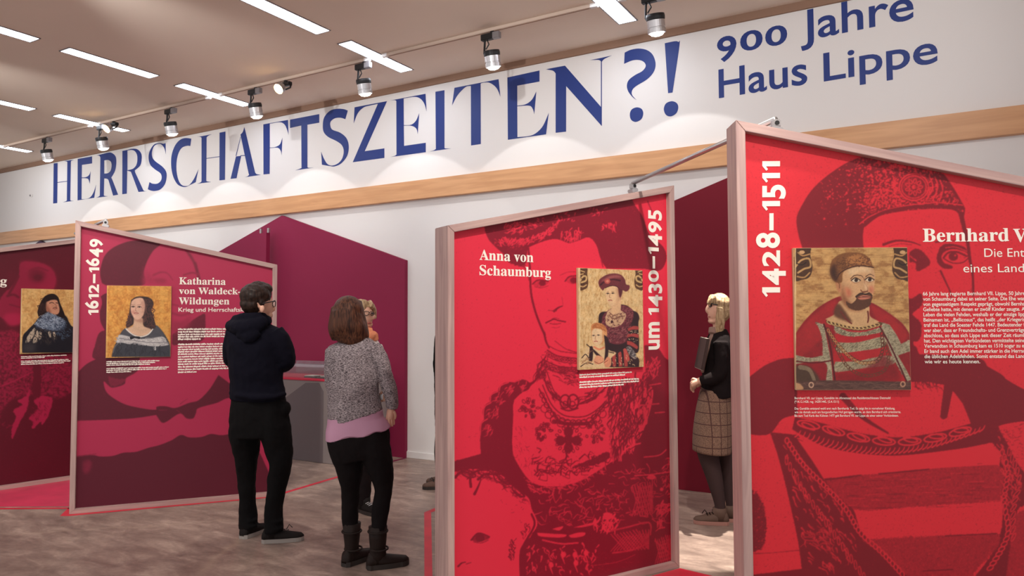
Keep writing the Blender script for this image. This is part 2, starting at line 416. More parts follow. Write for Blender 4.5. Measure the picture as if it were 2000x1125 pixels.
def oldstyle(s, off, xh, xk=0.74):
    """old-style figures: returns outline with x-height xh, baseline along +x; total width natural"""
    X = 0.0; parts = []; capk = cap_h(('H', 0.03)); f = xh/(capk*xk)
    for ch in s:
        if ch == ' ': X += 0.24*f; continue
        co, fc = TXT[(ch, off)]; x = co[:, 0]-co[:, 0].min(); y = co[:, 1]-(co[:, 1].min() if ch.isdigit() else 0)
        h = y.max() if ch.isdigit() else 1; wd = 1.0
        if ch.isdigit():
            sh = {(0, 1): xk*capk/h, (1, 0): capk*.98/h, (0, 0): capk/h}[OLD[ch]]; y = y*sh - (0.24*capk if OLD[ch][0] else 0)
            wd = {'1': 1.15, '0': 1.12, '2': 1.1}.get(ch, 1.06)
        elif ch in 'um': wd = 1.05; y = y*xk*capk/co[:, 1].max()
        parts.append((X+x*f*wd, y*f, fc)); X += (x.max()*wd+(0.075 if ch != '–' else 0.09))*f
    U, V, Fc = join(parts); return U, V, Fc
def date_text(name, pl, w, s, xb0, y0, xb1, y1, xxh, mat, parent):
    """runs bottom to top: baseline from pixel (xb0,y0) to (xb1,y1), x-height line at pixel x = xxh"""
    u0, v0 = pl.hit(xb0, y0, w); u1, v1 = pl.hit(xb1, y1, w); uh, _ = pl.hit(xxh, y0, w)
    X, Y, Fc = oldstyle(s, 0.03, abs(u0-uh)); t = X/X.max()
    return mesh(name, pl.w(u0+(u1-u0)*t-Y, v0+(v1-v0)*t, w), Fc, mat, parent)
def greek(pl, w, rows, hgt, seed):
    """lines too small to read: rows of word-long strokes; rows = (x_left, y, x_right)"""
    r = np.random.default_rng(seed); parts = []
    for xl, y, xr in rows:
        u0, v0 = pl.hit(xl, y, w); u1, _ = pl.hit(xr, y, w); u = u0
        while u < u1-0.004:
            e = min(u1, u+r.uniform(.015, .06)); n = max(2, int((e-u)/0.0045)); xs = np.linspace(u, e, n+1)
            top = hgt*(0.75+0.5*r.random(n+1)*(r.random(n+1) > .35)); bot = -hgt*0.25*(r.random(n+1) > .8)
            U = np.concatenate([xs, xs]); V = v0+np.concatenate([bot, top])
            parts.append((U, V, [(i, i+1, n+2+i, n+1+i) for i in range(n)])); u = e+hgt*0.35
    return parts

# ------------------------------------------------------------------ the room
YW = 6.66; ZC = 4.285; XL, XR = -24.0, 7.0
def flat_floor_mat():
    m, N, L, B = newmat('polished_concrete')
    tc = N.new('ShaderNodeTexCoord')
    def noise(sc, det, dist=0.0, rough=0.55, scale=(1, 1, 1), rot=0.0):
        mp = N.new('ShaderNodeMapping'); mp.inputs['Scale'].default_value = scale; mp.inputs['Rotation'].default_value = (0, 0, rot)
        n = N.new('ShaderNodeTexNoise'); n.inputs['Scale'].default_value = sc; n.inputs['Detail'].default_value = det
        n.inputs['Distortion'].default_value = dist; n.inputs['Roughness'].default_value = rough
        L.new(tc.outputs['Object'], mp.inputs['Vector']); L.new(mp.outputs['Vector'], n.inputs['Vector']); return n
    def ramp(src, stops):
        r = N.new('ShaderNodeValToRGB'); e = r.color_ramp.elements
        while len(e) < len(stops): e.new(0.5)
        for q, (p, c) in zip(e, stops): q.position = p; q.color = (*lin(c), 1)
        L.new(src, r.inputs['Fac']); return r
    def mix(a, b, fac, mode='MIX'):
        x = N.new('ShaderNodeMix'); x.data_type = 'RGBA'; x.blend_type = mode
        L.new(a, x.inputs[6]); L.new(b, x.inputs[7])
        if isinstance(fac, float): x.inputs[0].default_value = fac
        else: L.new(fac, x.inputs[0])
        return x.outputs[2]
    big = noise(0.9, 5, 1.2); mid = noise(3.2, 6, 0.6, 0.65, (1, 2.6, 1), 0.6); fine = noise(30, 4)
    a = ramp(big.outputs['Fac'], [(0.30, (120, 100, 92)), (0.5, (156, 134, 122)), (0.72, (188, 166, 152))])
    b = ramp(mid.outputs['Fac'], [(0.34, (108, 90, 84)), (0.52, (158, 136, 125)), (0.70, (206, 182, 166))])
    c = mix(a.outputs['Color'], b.outputs['Color'], 0.55)
    g = ramp(fine.outputs['Fac'], [(0.35, (226, 226, 226)), (0.65, (255, 255, 255))])
    c = mix(c, g.outputs['Color'], 0.6, 'MULTIPLY')
    vo = N.new('ShaderNodeTexVoronoi'); vo.feature = 'DISTANCE_TO_EDGE'; vo.inputs['Scale'].default_value = 0.55
    wob = noise(2.0, 2); ad = N.new('ShaderNodeVectorMath'); ad.operation = 'MULTIPLY_ADD'; ad.inputs[1].default_value = (0.25, 0.25, 0)
    L.new(wob.outputs['Color'], ad.inputs[0]); L.new(tc.outputs['Object'], ad.inputs[2]); L.new(ad.outputs[0], vo.inputs['Vector'])
    rv = N.new('ShaderNodeValToRGB'); rv.color_ramp.elements[0].color = (1, 1, 1, 1); rv.color_ramp.elements[1].color = (0, 0, 0, 1); rv.color_ramp.elements[1].position = 0.018
    L.new(vo.outputs['Distance'], rv.inputs['Fac'])
    lt = N.new('ShaderNodeRGB'); lt.outputs[0].default_value = (*lin((196, 174, 152)), 1)
    mu = N.new('ShaderNodeMath'); mu.operation = 'MULTIPLY'; mu.inputs[1].default_value = 0.22; L.new(rv.outputs['Color'], mu.inputs[0])
    c = mix(c, lt.outputs[0], mu.outputs[0])
    L.new(c, B.inputs['Base Color'])
    rr = N.new('ShaderNodeMapRange'); rr.inputs[3].default_value = 0.28; rr.inputs[4].default_value = 0.5
    L.new(mid.outputs['Fac'], rr.inputs[0]); L.new(rr.outputs[0], B.inputs['Roughness']); B.inputs['Specular IOR Level'].default_value = 0.4
    return m
M['floor'] = flat_floor_mat()
struct(MB().box(((XL+XR)/2, 0.35, -0.05), (XR-XL, 12.75, 0.1)).build('floor', M['floor']))
struct(MB().box(((XL+XR)/2, 0.35, ZC+0.06), (XR-XL, 12.75, 0.12)).build('ceiling', M['ceiling']))
struct(MB().box(((XL+XR)/2, YW+0.1, ZC/2), (XR-XL, 0.2, ZC-0.002)).build('wall_back', M['white_paint']))
bm_ = MB().box(((XL+XR)/2, YW-0.035, 3.03), (XR-XL, 0.07, 0.212)).build('trim_1', M['beech'], bevel=0.003); struct(bm_)
set_lc(bm_, (0, 0, 0), ((1, 0, 0), (0, 1, 0), (0, 0, 1)))
struct(MB().box(((XL+XR)/2, YW-0.012, ZC-0.035), (XR-XL, 0.024, 0.07)).build('trim_2', M['gap']))
struct(MB().box(((XL+XR)/2, YW-0.008, 0.035), (XR-XL, 0.016, 0.07)).build('baseboard_back', M['white_paint'], bevel=0.002))

# recessed linear lights in the ceiling
def ceiling_light(x, yc, label):
    t = thing('ceiling_light', label, 'ceiling light', (x, yc, ZC), 'recessed linear ceiling lights')
    f = MB(); w, l, b = 0.165, 0.96, 0.012; z = ZC-0.004
    for sx in (-1, 1): f.box((x+sx*(w/2+b/2), yc, z), (b, l+2*b, 0.008))
    for sy in (-1, 1): f.box((x, yc+sy*(l/2+b/2), z), (w, b, 0.008))
    f.build('frame', M['grey_metal'], t)
    MB().box((x, yc, ZC-0.003), (w, l, 0.005)).build('diffuser', M['diffuser'], t)
for x, y, lb in ((-4.99, 4.53, 'recessed linear ceiling light cut by the top photo edge, nearest the camera of its column'),
                 (-4.99, 5.79, 'recessed linear ceiling light crossed by the track, above the letter Z'),
                 (-2.42, 5.79, 'recessed linear ceiling light at the top edge, above the question mark'),
                 (-7.52, 4.49, 'recessed linear ceiling light standing alone near the upper left, whole and uncrossed'),
                 (-7.52, 5.77, 'recessed linear ceiling light with its end beside a spotlight, above the letter A'),
                 (-10.02, 5.73, 'recessed linear ceiling light crossed by two track lamps, above the title start'),
                 (-7.52, 3.24, 'recessed linear ceiling light cut by the left photo edge, uppermost of the left column'),
                 (-10.02, 4.47, 'recessed linear ceiling light cut by the left photo edge, middle of the left column'),
                 (-12.55, 5.70, 'recessed linear ceiling light cut by the left photo edge, lowest, where the track ends')):
    ceiling_light(x, y, lb)

# lighting track and its spotlights
YT = 5.76; ZT = ZC-0.03
for i, (x0, x1, lb) in enumerate(((-12.42, -10.16, 'far left stretch of pale ceiling track, holding one spotlight'), (-9.86, -7.66, 'pale ceiling track stretch holding a glowing bulb and a spotlight above the first letters'),
                   (-7.36, -5.13, 'pale ceiling track stretch holding three lamps above the middle letters'), (-4.83, -2.56, 'pale ceiling track stretch with one spotlight above the letters T and E'),
                   (-2.24, 1.4, 'nearest pale ceiling track stretch with one spotlight, cut by the top edge'))):
    t = thing('lighting_track', lb, 'lighting track', ((x0+x1)/2, YT, ZC), 'ceiling lighting track')
    MB().box(((x0+x1)/2, YT, ZC-0.016), (x1-x0, 0.036, 0.032)).build('rail', M['track'], t, bevel=0.003)
    MB().box(((x0+x1)/2, YT, ZC-0.0335), (x1-x0-0.04, 0.01, 0.003)).build('conductor_slot', M['gap'], t)
    for s_, xe in ((-1, x0), (1, x1)): MB().box((xe+s_*0.03, YT, ZC-0.017), (0.07, 0.042, 0.036)).build('end_cap', M['white_paint'], t, bevel=0.004)
def lathe(prof, c, ax, k=28):
    """profile (r, s) revolved about axis ax through c"""
    ax = np.asarray(ax, float); ax /= np.linalg.norm(ax); h = np.array([1.0, 0, 0]) if abs(ax[0]) < .9 else np.array([0, 1.0, 0])
    a = np.cross(ax, h); a /= np.linalg.norm(a); b = np.cross(ax, a); V = []; m = MB(); n = len(prof)
    for r, s_ in prof:
        for j in range(k):
            th = 2*math.pi*j/k; V.append(np.asarray(c)+ax*s_+(a*math.cos(th)+b*math.sin(th))*r)
    Fc = [(i*k+j, i*k+(j+1) % k, (i+1)*k+(j+1) % k, (i+1)*k+j) for i in range(n-1) for j in range(k)]
    Fc += [tuple(range(k-1, -1, -1)), tuple((n-1)*k+j for j in range(k))]
    return m.add(V, Fc)
def track_spot(x, lb, e=12):
    t = thing('track_spotlight', lb, 'track spotlight', (x, YT, ZT), 'track spotlights aimed at the frieze')
    z = ZT-0.002
    MB().box((x, YT, z-0.008), (0.035, 0.03, 0.016)).build('track_foot', M['black'], t)
    MB().box((x-0.02, YT, z-0.045), (0.20, 0.045, 0.058)).build('adapter', M['black'], t, bevel=0.004)
    MB().box((x+0.045, YT, z-0.045), (0.075, 0.048, 0.061)).build('adapter_cover', M['grey_metal'], t, bevel=0.004)
    ax = np.array([0, math.sin(math.radians(14)), -math.cos(math.radians(14))]); c = np.array([x, YT-0.02, z-0.19])
    MB().tube([(x-0.085, YT, z-0.07), (x-0.088, YT, z-0.13), (x-0.086, YT-.01, z-0.2), tuple(c+ax*0.03+np.array([-0.074, 0, 0]))], 0.010, 8).build('bracket', M['black'], t)
    MB().tube([(x-0.06, YT, z-0.07), (x-0.04, YT, z-0.115), (x-0.07, YT-.005, z-0.16)], 0.006, 8).build('cable', M['black'], t)
    lathe([(0.04, -0.004), (0.074, 0), (0.078, 0.02), (0.076, 0.045), (0.066, 0.048)], c, ax).build('collar', M['black'], t)
    lathe([(0.066, 0.045), (0.073, 0.05), (0.073, 0.105), (0.069, 0.107), (0.069, 0.115), (0.074, 0.117), (0.074, 0.15), (0.066, 0.15), (0.064, 0.14)], c, ax).build('housing', M['silver'], t, smooth=False)
    lathe([(0.063, 0.142), (0.060, 0.152), (0.045, 0.168), (0.02, 0.175)], c, ax).build('lens', M['lens'], t)
    p = c+ax*0.2; tl = math.radians(20)
    spot_light('frieze_spot', tuple(p), (p[0], p[1]+math.sin(tl), p[2]-math.cos(tl)), e, 91, 0.10, 0.012, (1, 0.97, 0.94))
def track_x(px, py):  # where a pixel on the lamp foot meets the track line
    d = ray(px, py); return float((CAM+d*(YT/d[1]))[0])
for px, py, lb in ((93, 274, 'black and silver track spotlight farthest left, left of the first letter'), (201, 250, 'black and silver track spotlight in front of a ceiling light, above the first R'),
                   (335, 222, 'black and silver track spotlight above the letters S and C'), (500, 185, 'black and silver track spotlight at a ceiling light end, above the letter F'),
                   (712, 141, 'black and silver track spotlight with grey adapter, above the letter Z'), (962, 82, 'black and silver track spotlight above the last letter E'),
                   (1281, 12, 'black and silver track spotlight at the top edge, above the exclamation mark')):
    track_spot(track_x(px, py), lb)
for px, py, lb in ((222, 245, 'small round glowing track lamp in front of a ceiling light, beside a spotlight'), (558, 170, 'small round glowing warm track lamp above the first T of the title')):
    x = track_x(px, py); z = ZT-0.002
    t = thing('track_lamp', lb, 'track lamp', (x, YT, ZT), 'round track lamps')
    MB().box((x, YT, z-0.012), (0.03, 0.03, 0.026)).build('track_foot', M['black'], t)
    MB().box((x, YT, z-0.045), (0.16, 0.05, 0.045)).build('adapter', M['black'], t, bevel=0.006)
    MB().tube([(x+0.085, YT, z-0.055), (x+0.095, YT-.02, z-0.10), (x+0.05, YT-.05, z-0.125)], 0.010, 8).build('bracket', M['black'], t)
    c = np.array([x-0.01, YT-0.05, z-0.085]); ax = (0, -0.75, -0.6)
    lathe([(0.03, -0.03), (0.055, 0.0), (0.062, 0.06), (0.058, 0.06), (0.05, 0.02)], c, ax).build('reflector', M['silver'], t)
    lathe([(0.03, 0.0), (0.046, 0.03), (0.044, 0.06), (0.025, 0.078), (0.008, 0.082)], c, ax).build('bulb', M['bulb'], t, smooth=True)

# lettering on the frieze
PW = Plane((0, YW, 0), (1, 0, 0)); WL = 0.002
CA, CB, CC, CD, CE_, CF = (100, 240, .15113), (320, 210, .15108), (550, 170, .16), (820, 120, .1689), (980, 90, .17771), (1200, 70, .16)
GLYPHS = [
 (CA, "32,524 83,518 78,1036 25,1042|78,767 205,750 205,758 78,775|165,494 295,476 ~262,490 254,500 246,1000 ~258,1006 295,1008 150,1026 ~190,1012 202,1002 208,505 ~195,498"),
 (CA, "342,466 528,433 528,524 397,543 394,705 ~450,700 ~490,672 510,622 498,788 ~480,730 ~450,716 394,714 392,985 ~450,983 ~505,960 ~548,895 581,795 556,968 340,1002"),
 (CA, "585,420 ~650,405 ~720,388 ~775,385 ~830,430 ~842,510 ~825,620 775,710 ~790,735 865,928 800,940 740,740 ~722,722 685,718 680,940 ~700,945 735,948 580,968 ~610,955 628,940 635,445 ~620,425/685,485 ~735,480 ~772,505 ~780,560 ~765,620 ~730,650 685,655"),
 (CA, "920,362 ~980,350 ~1040,335 ~1110,340 ~1160,390 ~1170,460 ~1150,550 1080,615 1085,640 1190,868 ~1205,880 1240,882 1128,893 1030,632 ~1010,625 982,618 977,915 918,922/985,358 ~1040,350 ~1085,370 ~1112,430 ~1105,530 ~1060,590 985,612"),
 (CA, "1478,262 1482,405 ~1462,330 ~1430,285 ~1390,272 ~1330,300 ~1302,380 ~1310,450 ~1350,500 ~1430,560 ~1480,620 ~1492,690 ~1470,790 ~1410,860 ~1340,880 ~1290,875 1248,858 1270,765 ~1310,785 ~1370,785 ~1415,750 ~1428,700 ~1410,650 ~1340,600 ~1280,540 ~1258,450 ~1275,360 ~1330,280 ~1400,262 1450,270"),
 (CB, "355,402 342,498 ~300,495 ~235,520 ~190,590 ~165,700 ~165,830 ~190,940 ~230,1000 ~280,1015 ~330,1000 ~390,920 448,795 412,965 ~350,995 ~290,1025 ~230,1022 ~170,985 ~120,890 ~95,760 ~100,620 ~140,500 ~200,425 ~270,395"),
 (CB, "428,376 ~480,372 620,345 ~575,365 553,385 548,945 ~560,955 612,962 430,985 ~470,970 487,955 487,390 ~470,380|550,655 722,630 722,638 550,662|720,325 797,310 790,935 718,942"),
 (CB, "1040,250 ~1058,320 1070,370 1180,840 ~1200,860 1255,870 1045,902 ~1080,890 1102,870 1095,850 990,350 ~1020,315|990,380 996,382 937,628 928,624|990,619 1062,613 1062,623 990,628|932,632 1000,625 940,914 862,922"),
 (CB, "1286,218 1605,160 1612,355 ~1590,280 ~1560,220 ~1500,190 1370,210 1370,518 ~1440,510 ~1500,475 1533,390 1522,620 ~1510,560 ~1470,520 1370,525 1368,858 1288,865"),
 (CC, "103,398 460,330 460,435 315,460 315,978 ~330,985 390,984 165,1017 ~215,1000 243,988 240,470 103,500"),
 (CC, "808,288 778,393 ~720,375 ~650,382 ~600,420 ~595,470 ~620,520 ~720,560 ~795,630 ~820,730 ~800,840 ~730,930 ~650,968 ~590,965 492,948 482,788 ~515,870 ~560,940 ~620,958 ~690,930 ~740,870 ~758,780 ~735,710 ~670,660 ~570,610 ~515,550 ~503,470 ~520,370 ~590,290 ~680,265 ~760,270"),
 (CC, "890,247 1287,172 1015,783 1255,748 1255,865 868,918 1175,205 ~1080,225 ~1000,250 ~930,320 880,445"),
 (CC, "1322,162 ~1400,150 1757,82 1770,298 ~1740,200 ~1690,140 ~1620,120 1490,140 1492,465 ~1580,460 ~1640,410 1680,318 1662,575 ~1645,510 ~1590,475 1492,472 1495,718 1760,680 1760,795 1420,842 1328,853 ~1380,840 1402,825 1400,170 ~1380,160"),
 (CD, "180,350 285,332 285,1000 ~300,1006 365,1006 115,1042 ~160,1028 185,1012"),
 (CD, "400,305 910,205 932,410 ~900,330 ~860,280 ~800,245 ~740,245 703,255 705,955 592,972 590,283 ~540,290 ~490,330 ~430,400 372,510"),
 (CE_, "62,345 415,268 415,390 170,435 170,655 ~260,640 ~330,590 380,498 357,750 ~340,690 ~300,655 170,662 172,1000 ~290,990 ~370,960 ~450,880 517,732 487,970 67,1030"),
 (CE_, "485,256 ~560,240 695,215 1090,668 1090,168 ~1060,152 968,155 ~1080,132 1210,103 ~1130,140 1100,172 1100,880 708,440 707,940 592,953 592,300 ~560,270"),
 (CF, "125,205 ~200,170 ~300,155 ~400,175 ~470,235 ~503,340 ~480,440 ~400,530 ~270,610 ~220,660 ~215,720 272,785 ~220,745 ~170,680 ~152,610 ~175,540 ~250,480 ~340,430 ~382,370 ~360,320 ~300,295 ~220,300 118,342|~188,960 ~210,900 ~270,873 ~330,890 ~352,945 ~330,1015 ~262,1050 ~205,1025"),
 (CF, "615,90 ~740,65 ~780,75 ~795,115 710,692 655,700|~603,895 ~630,825 ~700,798 ~760,820 ~780,875 ~755,945 ~690,983 ~630,965")]
def fill(conts):
    """triangulate contours [(outer, [holes])] given in (u, v)"""
    from mathutils.geometry import tessellate_polygon
    V, Fc, n = [], [], 0
    for loops in conts:
        vl = [[Vector((p[0], p[1], 0)) for p in l] for l in loops]
        tri = tessellate_polygon(vl); flat = [p for l in loops for p in l]
        V += flat; Fc += [tuple(i+n for i in t) for t in tri]; n += len(flat)
    return np.array(V), Fc
TT = thing('wall_lettering', 'large dark blue exhibition title in mixed capitals along the white frieze', 'wall lettering', (-6.0, YW-WL, 3.6))
for crop, g in GLYPHS:
    conts = []
    for c in g.split('|'):
        conts.append([[PW.hit(x, y, WL) for x, y in spath(parse(l, crop))] for l in c.split('/')])
    V, Fc = fill(conts); mesh('letter', PW.w(V[:, 0], V[:, 1], WL), Fc, M['blue'], TT)
T2 = thing('wall_lettering', 'dark blue two-line anniversary subtitle on the frieze, right of the question mark', 'wall lettering', (-0.6, YW-WL, 3.75))
def wall_word(name, key, xl, yl, xr, yr, ycap, capkey=None):
    u0, v0 = PW.hit(xl, yl, WL); u1, v1 = PW.hit(xr, yr, WL); _, vc = PW.hit(xl, ycap, WL)
    text_obj(name, PW, WL, [lay(key, u0, v0, u1, v1, capkey or key, vc-v0)], M['blue'], T2)
for ch, xl, yl, xr, ycap in (('9', 1401, 124, 1439, 70), ('0', 1446, 102.5, 1490, 59), ('0', 1495, 93.5, 1538, 50)):
    u0, v0 = PW.hit(xl, yl, WL); u1, _ = PW.hit(xr, yl, WL); co, fc = TXT[(ch, 0.02)]
    um = (u0+u1)/2; _, vc = PW.hit((xl+xr)/2, ycap, WL); _, vb = PW.hit((xl+xr)/2, yl-(xr-xl)*.10, WL)
    x = (co[:, 0]-co[:, 0].min())/np.ptp(co[:, 0]); y = (co[:, 1]-co[:, 1].min())/np.ptp(co[:, 1])
    mesh('letter', PW.w(u0+x*(u1-u0), vb+y*(vc-vb), WL), fc, M['blue'], T2)
wall_word('word', ('Jahre', 0.012), 1564, 80, 1785, 36, 22, ('H', 0.012))
wall_word('word', ('Haus', 0.012), 1404, 191, 1577, 163, 136, ('H', 0.012))
wall_word('word', ('Lippe', 0.012), 1609, 158.5, 1832, 121, 104, ('H', 0.012))
sx, sz = PW.hit(60, 382, 0.02)
ws = thing('wall_sensor', 'tiny pale sensor on the frieze, left of the title', 'sensor', (sx, YW-0.01, sz))
MB().box((sx, YW-0.012, sz), (0.05, 0.024, 0.05)).build('casing', M['white_paint'], ws, bevel=0.006)
lathe([(0.017, 0.0), (0.015, 0.012), (0.006, 0.016)], (sx, YW-0.024, sz), (0, -1, 0), 16).build('cap', M['grey_metal'], ws)

# gable-shaped colour panels leaning flat on the lower wall
def gable(label, peak, left, right, zl, zr, zp, mat):
    y = YW-0.001-0.05; poly = [(left, y, 0.0), (right, y, 0.0), (right, y, zr), (peak, y, zp), (left, y, zl)]
    o = MB().prism(poly, (0, 0.05, 0)).build('gable_board', mat, bevel=0.002); tag(o, label, 'wall panel', 'gable-shaped wall panels'); return o
gable('plum-red gable-topped wall panel behind the grey plinth, peak touching the beam', -7.28, -9.28, -5.275, 2.24, 2.24, 2.905, M['crimson'])
gable('dark red gable-topped wall panel seen in the gap between the two big red displays', -1.35, -3.35, 0.65, 2.24, 2.24, 2.905, M['crimson_dark'])
gable('dark violet gable-topped wall panel at the far left, only its tip showing above a display', -13.04, -15.04, -11.04, 2.24, 2.24, 2.92, M['navy_panel'])
# slim upright board in front of the middle gable panel
fx0 = PW.hit(509, 470, 0.22)[0]; fx1 = PW.hit(520, 470, 0.22)[0]; yf = YW-0.22; zf = PW.hit(515, 455, 0.22)[1]
fb = thing('upright_board', 'slim plum upright board with two clamps, standing before the plum gable panel', 'display board', ((fx0+fx1)/2, yf, 0))
MB().box(((fx0+fx1)/2, yf+0.03, zf/2), (fx1-fx0, 0.06, zf)).build('board', M['crimson'], fb, bevel=0.002)
for xx in (fx0-0.035, fx1): 
    MB().box((xx+0.02, yf+0.02, zf+0.03), (0.03, 0.03, 0.06)).build('clamp', M['silver'], fb, bevel=0.003)

# ------------------------------------------------------------------ free-standing display panels
RW, FD, REC = 0.04, 0.15, 0.034
def rotd(a): return np.array([math.cos(math.radians(a)), math.sin(math.radians(a)), 0.0])
def frame_member(name, pl, pts, mat, parent, along):
    """pts = 4 (u,v) corners; extruded from the front face backwards"""
    f = pl.w(np.array([p[0] for p in pts]), np.array([p[1] for p in pts]), 0.0)
    o = MB().prism(list(f), -pl.n*FD).build(name, mat, parent, bevel=0.0022)
    up = np.array([0, 0, 1.0]); a = along/np.linalg.norm(along)
    b = np.cross(a, pl.n); set_lc(o, f[0]+rng.random(3)*5, (b, pl.n, a)); return o
class Panel:
    def __init__(s, a, ang, wd, hl, hr, label):
        s.pl = Plane(a, rotd(ang)); s.wd, s.hl, s.hr = wd, hl, hr
        s.t = thing('exhibition_stand', label, 'display', s.pl.w(wd/2, 0.0, -FD/2), 'framed display panels'); pl = s.pl; m = M['frame']
        k = (hr-hl)/wd; top = lambda u: hl+k*u; s.top = top; c = RW*math.hypot(1, k); z = np.array([0, 0, 1.0])
        frame_member('post', pl, [(0, 0), (RW, RW), (RW, top(RW)-c), (0, hl)], m, s.t, z)
        frame_member('post', pl, [(wd-RW, RW), (wd, 0), (wd, hr), (wd-RW, top(wd-RW)-c)], m, s.t, z)
        frame_member('top_rail', pl, [(0, hl), (RW, top(RW)-c), (wd-RW, top(wd-RW)-c), (wd, hr)], m, s.t, pl.d+z*k)
        frame_member('bottom_rail', pl, [(0, 0), (wd, 0), (wd-RW, RW), (RW, RW)], m, s.t, pl.d)
        e = 0.004; q = [(RW-e, RW-e), (wd-RW+e, RW-e), (wd-RW+e, top(wd-RW)-c+e), (RW-e, top(RW)-c+e)]
        f = pl.w(np.array([p[0] for p in q]), np.array([p[1] for p in q]), -REC-0.002)
        MB().prism(list(f), -pl.n*0.09).build('back_board', M['crimson_dark'], s.t)
        s.c = c
    def print(s, canvas, cell=0.003):
        image_mesh('printed_banner', s.pl, -REC, RW-.003, s.wd-RW+.003, RW-.003, lambda u: s.top(u)-s.c+.003, cell, canvas, M['print'], s.t)
def duo(dark, bright, g=1.0):
    d, b = lin(dark), lin(bright)
    return lambda t: d+(b-d)*np.clip((t-0.5)*g+0.5, 0, 1)[..., None]
def grain(c, amp, sc=1.6, contrast=2.2):
    n = (c.noise(sc)-.5)*.6+(c.noise(sc*2.3)-.5)*.6
    c.A[..., 0] = np.clip((c.A[..., 0]+n*amp-0.5)*contrast+0.5, 0, 1)
def painting(name_label, pl, px_tl, px_br, w, canvas, thick=0.02, wid=None):
    u0, vt = pl.hit(*px_tl, w+thick); u1, vb = pl.hit(*px_br, w+thick)
    if wid: u1 = u0+wid
    t = thing('portrait_painting', name_label, 'portrait', pl.w((u0+u1)/2, vb, w+thick/2), 'portrait boards mounted on the display panels')
    P = pl.w(np.array([u0, u1, u1, u0]), np.array([vb, vb, vt, vt]), w+0.001)
    MB().prism(list(P), pl.n*(thick-0.0015)).build('board', M['board_edge'], t, bevel=0.0012)
    image_mesh('painted_surface', pl, w+thick, u0+.0012, u1-.0012, vb+.0012, lambda u: vt-.0012, 0.0021, canvas, M['paint'], t)
    return t
WP = -REC+0.0012

# ---- the right-hand red panel
P4 = Panel((-0.738, 3.163), 29, 1.6, 2.40, 2.06, 'largest red framed display, at the right, with a huge duotone face under a cap')
c = Canvas(1440, 215, 2240, 1365, 1.0, 1.0)
K3, K4 = (1450, 280, .27555), (1450, 720, .35995)
c.crop = K3
CAP = "425,745 ~395,640 ~383,540 ~410,460 ~500,320 ~640,200 ~790,115 ~1000,60 ~1250,100 ~1400,190 ~1500,320 1580,460 ~1570,520 1545,560 ~1530,500 ~1490,472 ~1400,465 ~1250,470 ~1080,490 ~960,520 ~880,565 ~855,640 860,745"
cap = c.poly(CAP, 0.0)
yy, xx = np.mgrid[0:c.h, 0:c.w]; X = (xx+c.x0-K3[0])/K3[2]; Y = (yy+c.y0-K3[1])/K3[2]
n1, n2 = c.noise(2.1), c.noise(3.6)
glow = np.clip((X-520)/600, 0, 1)*np.clip((470-Y)/120+.6, 0, 1)*np.clip((1500-X)/250, .15, 1)
spk = np.clip((n1*.55+n2*.45-(0.74-0.30*glow))*9, 0, 1)*cap*np.clip((X-470)/120, 0, 1)*np.clip(1.2-(Y-560)/90, 0, 1)
c.put(spk, .85)
band = c.cover([c.pts("850,470 ~900,340 ~1010,290 ~1120,330 ~1150,400 ~1100,440 ~1000,450 ~880,520 850,540")]); c.put(blur(band, 5)*np.clip((n1-.38)*6, 0, 1), .9, .8)
c.ell(1215, 310, 112, 104, 0.15, op=.7); c.ell(1215, 310, 108, 100, .95, ring=9); c.ell(1215, 310, 90, 82, .9, ring=6)
for i in range(9):
    a = i*2*math.pi/9; c.ell(1215+46*math.cos(a), 310+44*math.sin(a), 19, 13, .95, ang=a, ring=6)
c.ell(1215, 310, 15, 14, .9)
c.line("1325,230 ~1350,310 ~1310,390|1365,240 ~1385,310 ~1350,400|1400,260 ~1420,330 ~1395,410|1085,250 ~1070,310 ~1090,380", 9, .9)
c.dabs("1290,340 1480,330 1530,425 1280,420", 60, 26, 7, .85, ang=1.9, seed=11)
c.line("830,572 ~900,520 ~1000,478 ~1080,457 ~1200,435 ~1310,425 ~1400,420 ~1560,438", 7, .95)
c.line("865,580 ~960,508 ~1080,470 ~1250,448 ~1400,447 ~1520,460", 26, .03, 22)
c.line("1550,500 ~1572,600 ~1596,700 ~1612,820 ~1632,930 ~1636,1080", 34, .05, 14)
c.line("1000,718 ~1090,690 ~1190,698 ~1262,722", 20, .12, 8); c.line("1040,730 ~1120,712 ~1200,720", 6, .3)
c.poly("1185,770 ~1240,745 ~1300,790 ~1332,850 ~1280,892 ~1235,905 ~1225,850 ~1185,840", .12, grain=.6, soft=1)
c.line("1190,800 ~1230,830|1190,850 ~1215,845", 9, .9)
c.poly("1400,735 ~1378,800 ~1385,850 ~1430,888 ~1490,885 ~1480,865 ~1430,845 ~1412,800 ~1440,765 ~1500,750 ~1580,770 ~1600,790 ~1580,740 ~1510,715 ~1440,712", .1, soft=.6, grain=.4)
c.line("1425,812 ~1460,775 ~1520,770 ~1590,800", 14, .05); c.line("1430,818 ~1490,848 ~1560,845 ~1600,815", 9, .15); c.line("1440,740 ~1510,735 ~1590,765", 6, .9)
c.ell(1495, 803, 34, 30, .05, soft=.4); c.ell(1508, 795, 7, 6, 1.0); c.line("1370,700 ~1450,690 ~1560,690", 14, .2, 6)
c.line("1405,905 ~1440,980 ~1472,1050 ~1480,1100", 16, .12, 8)
c.dabs("1185,740 1350,740 1340,900 1190,900", 60, 22, 4, .2, ang=.6, seed=5, op=.6)
c.crop = (1780, 420, .27569)
c.poly("-60,560 ~0,590 ~70,555 ~75,640 ~10,700 ~70,770 ~60,880 ~0,900 -60,900", .12, soft=1, grain=.8)
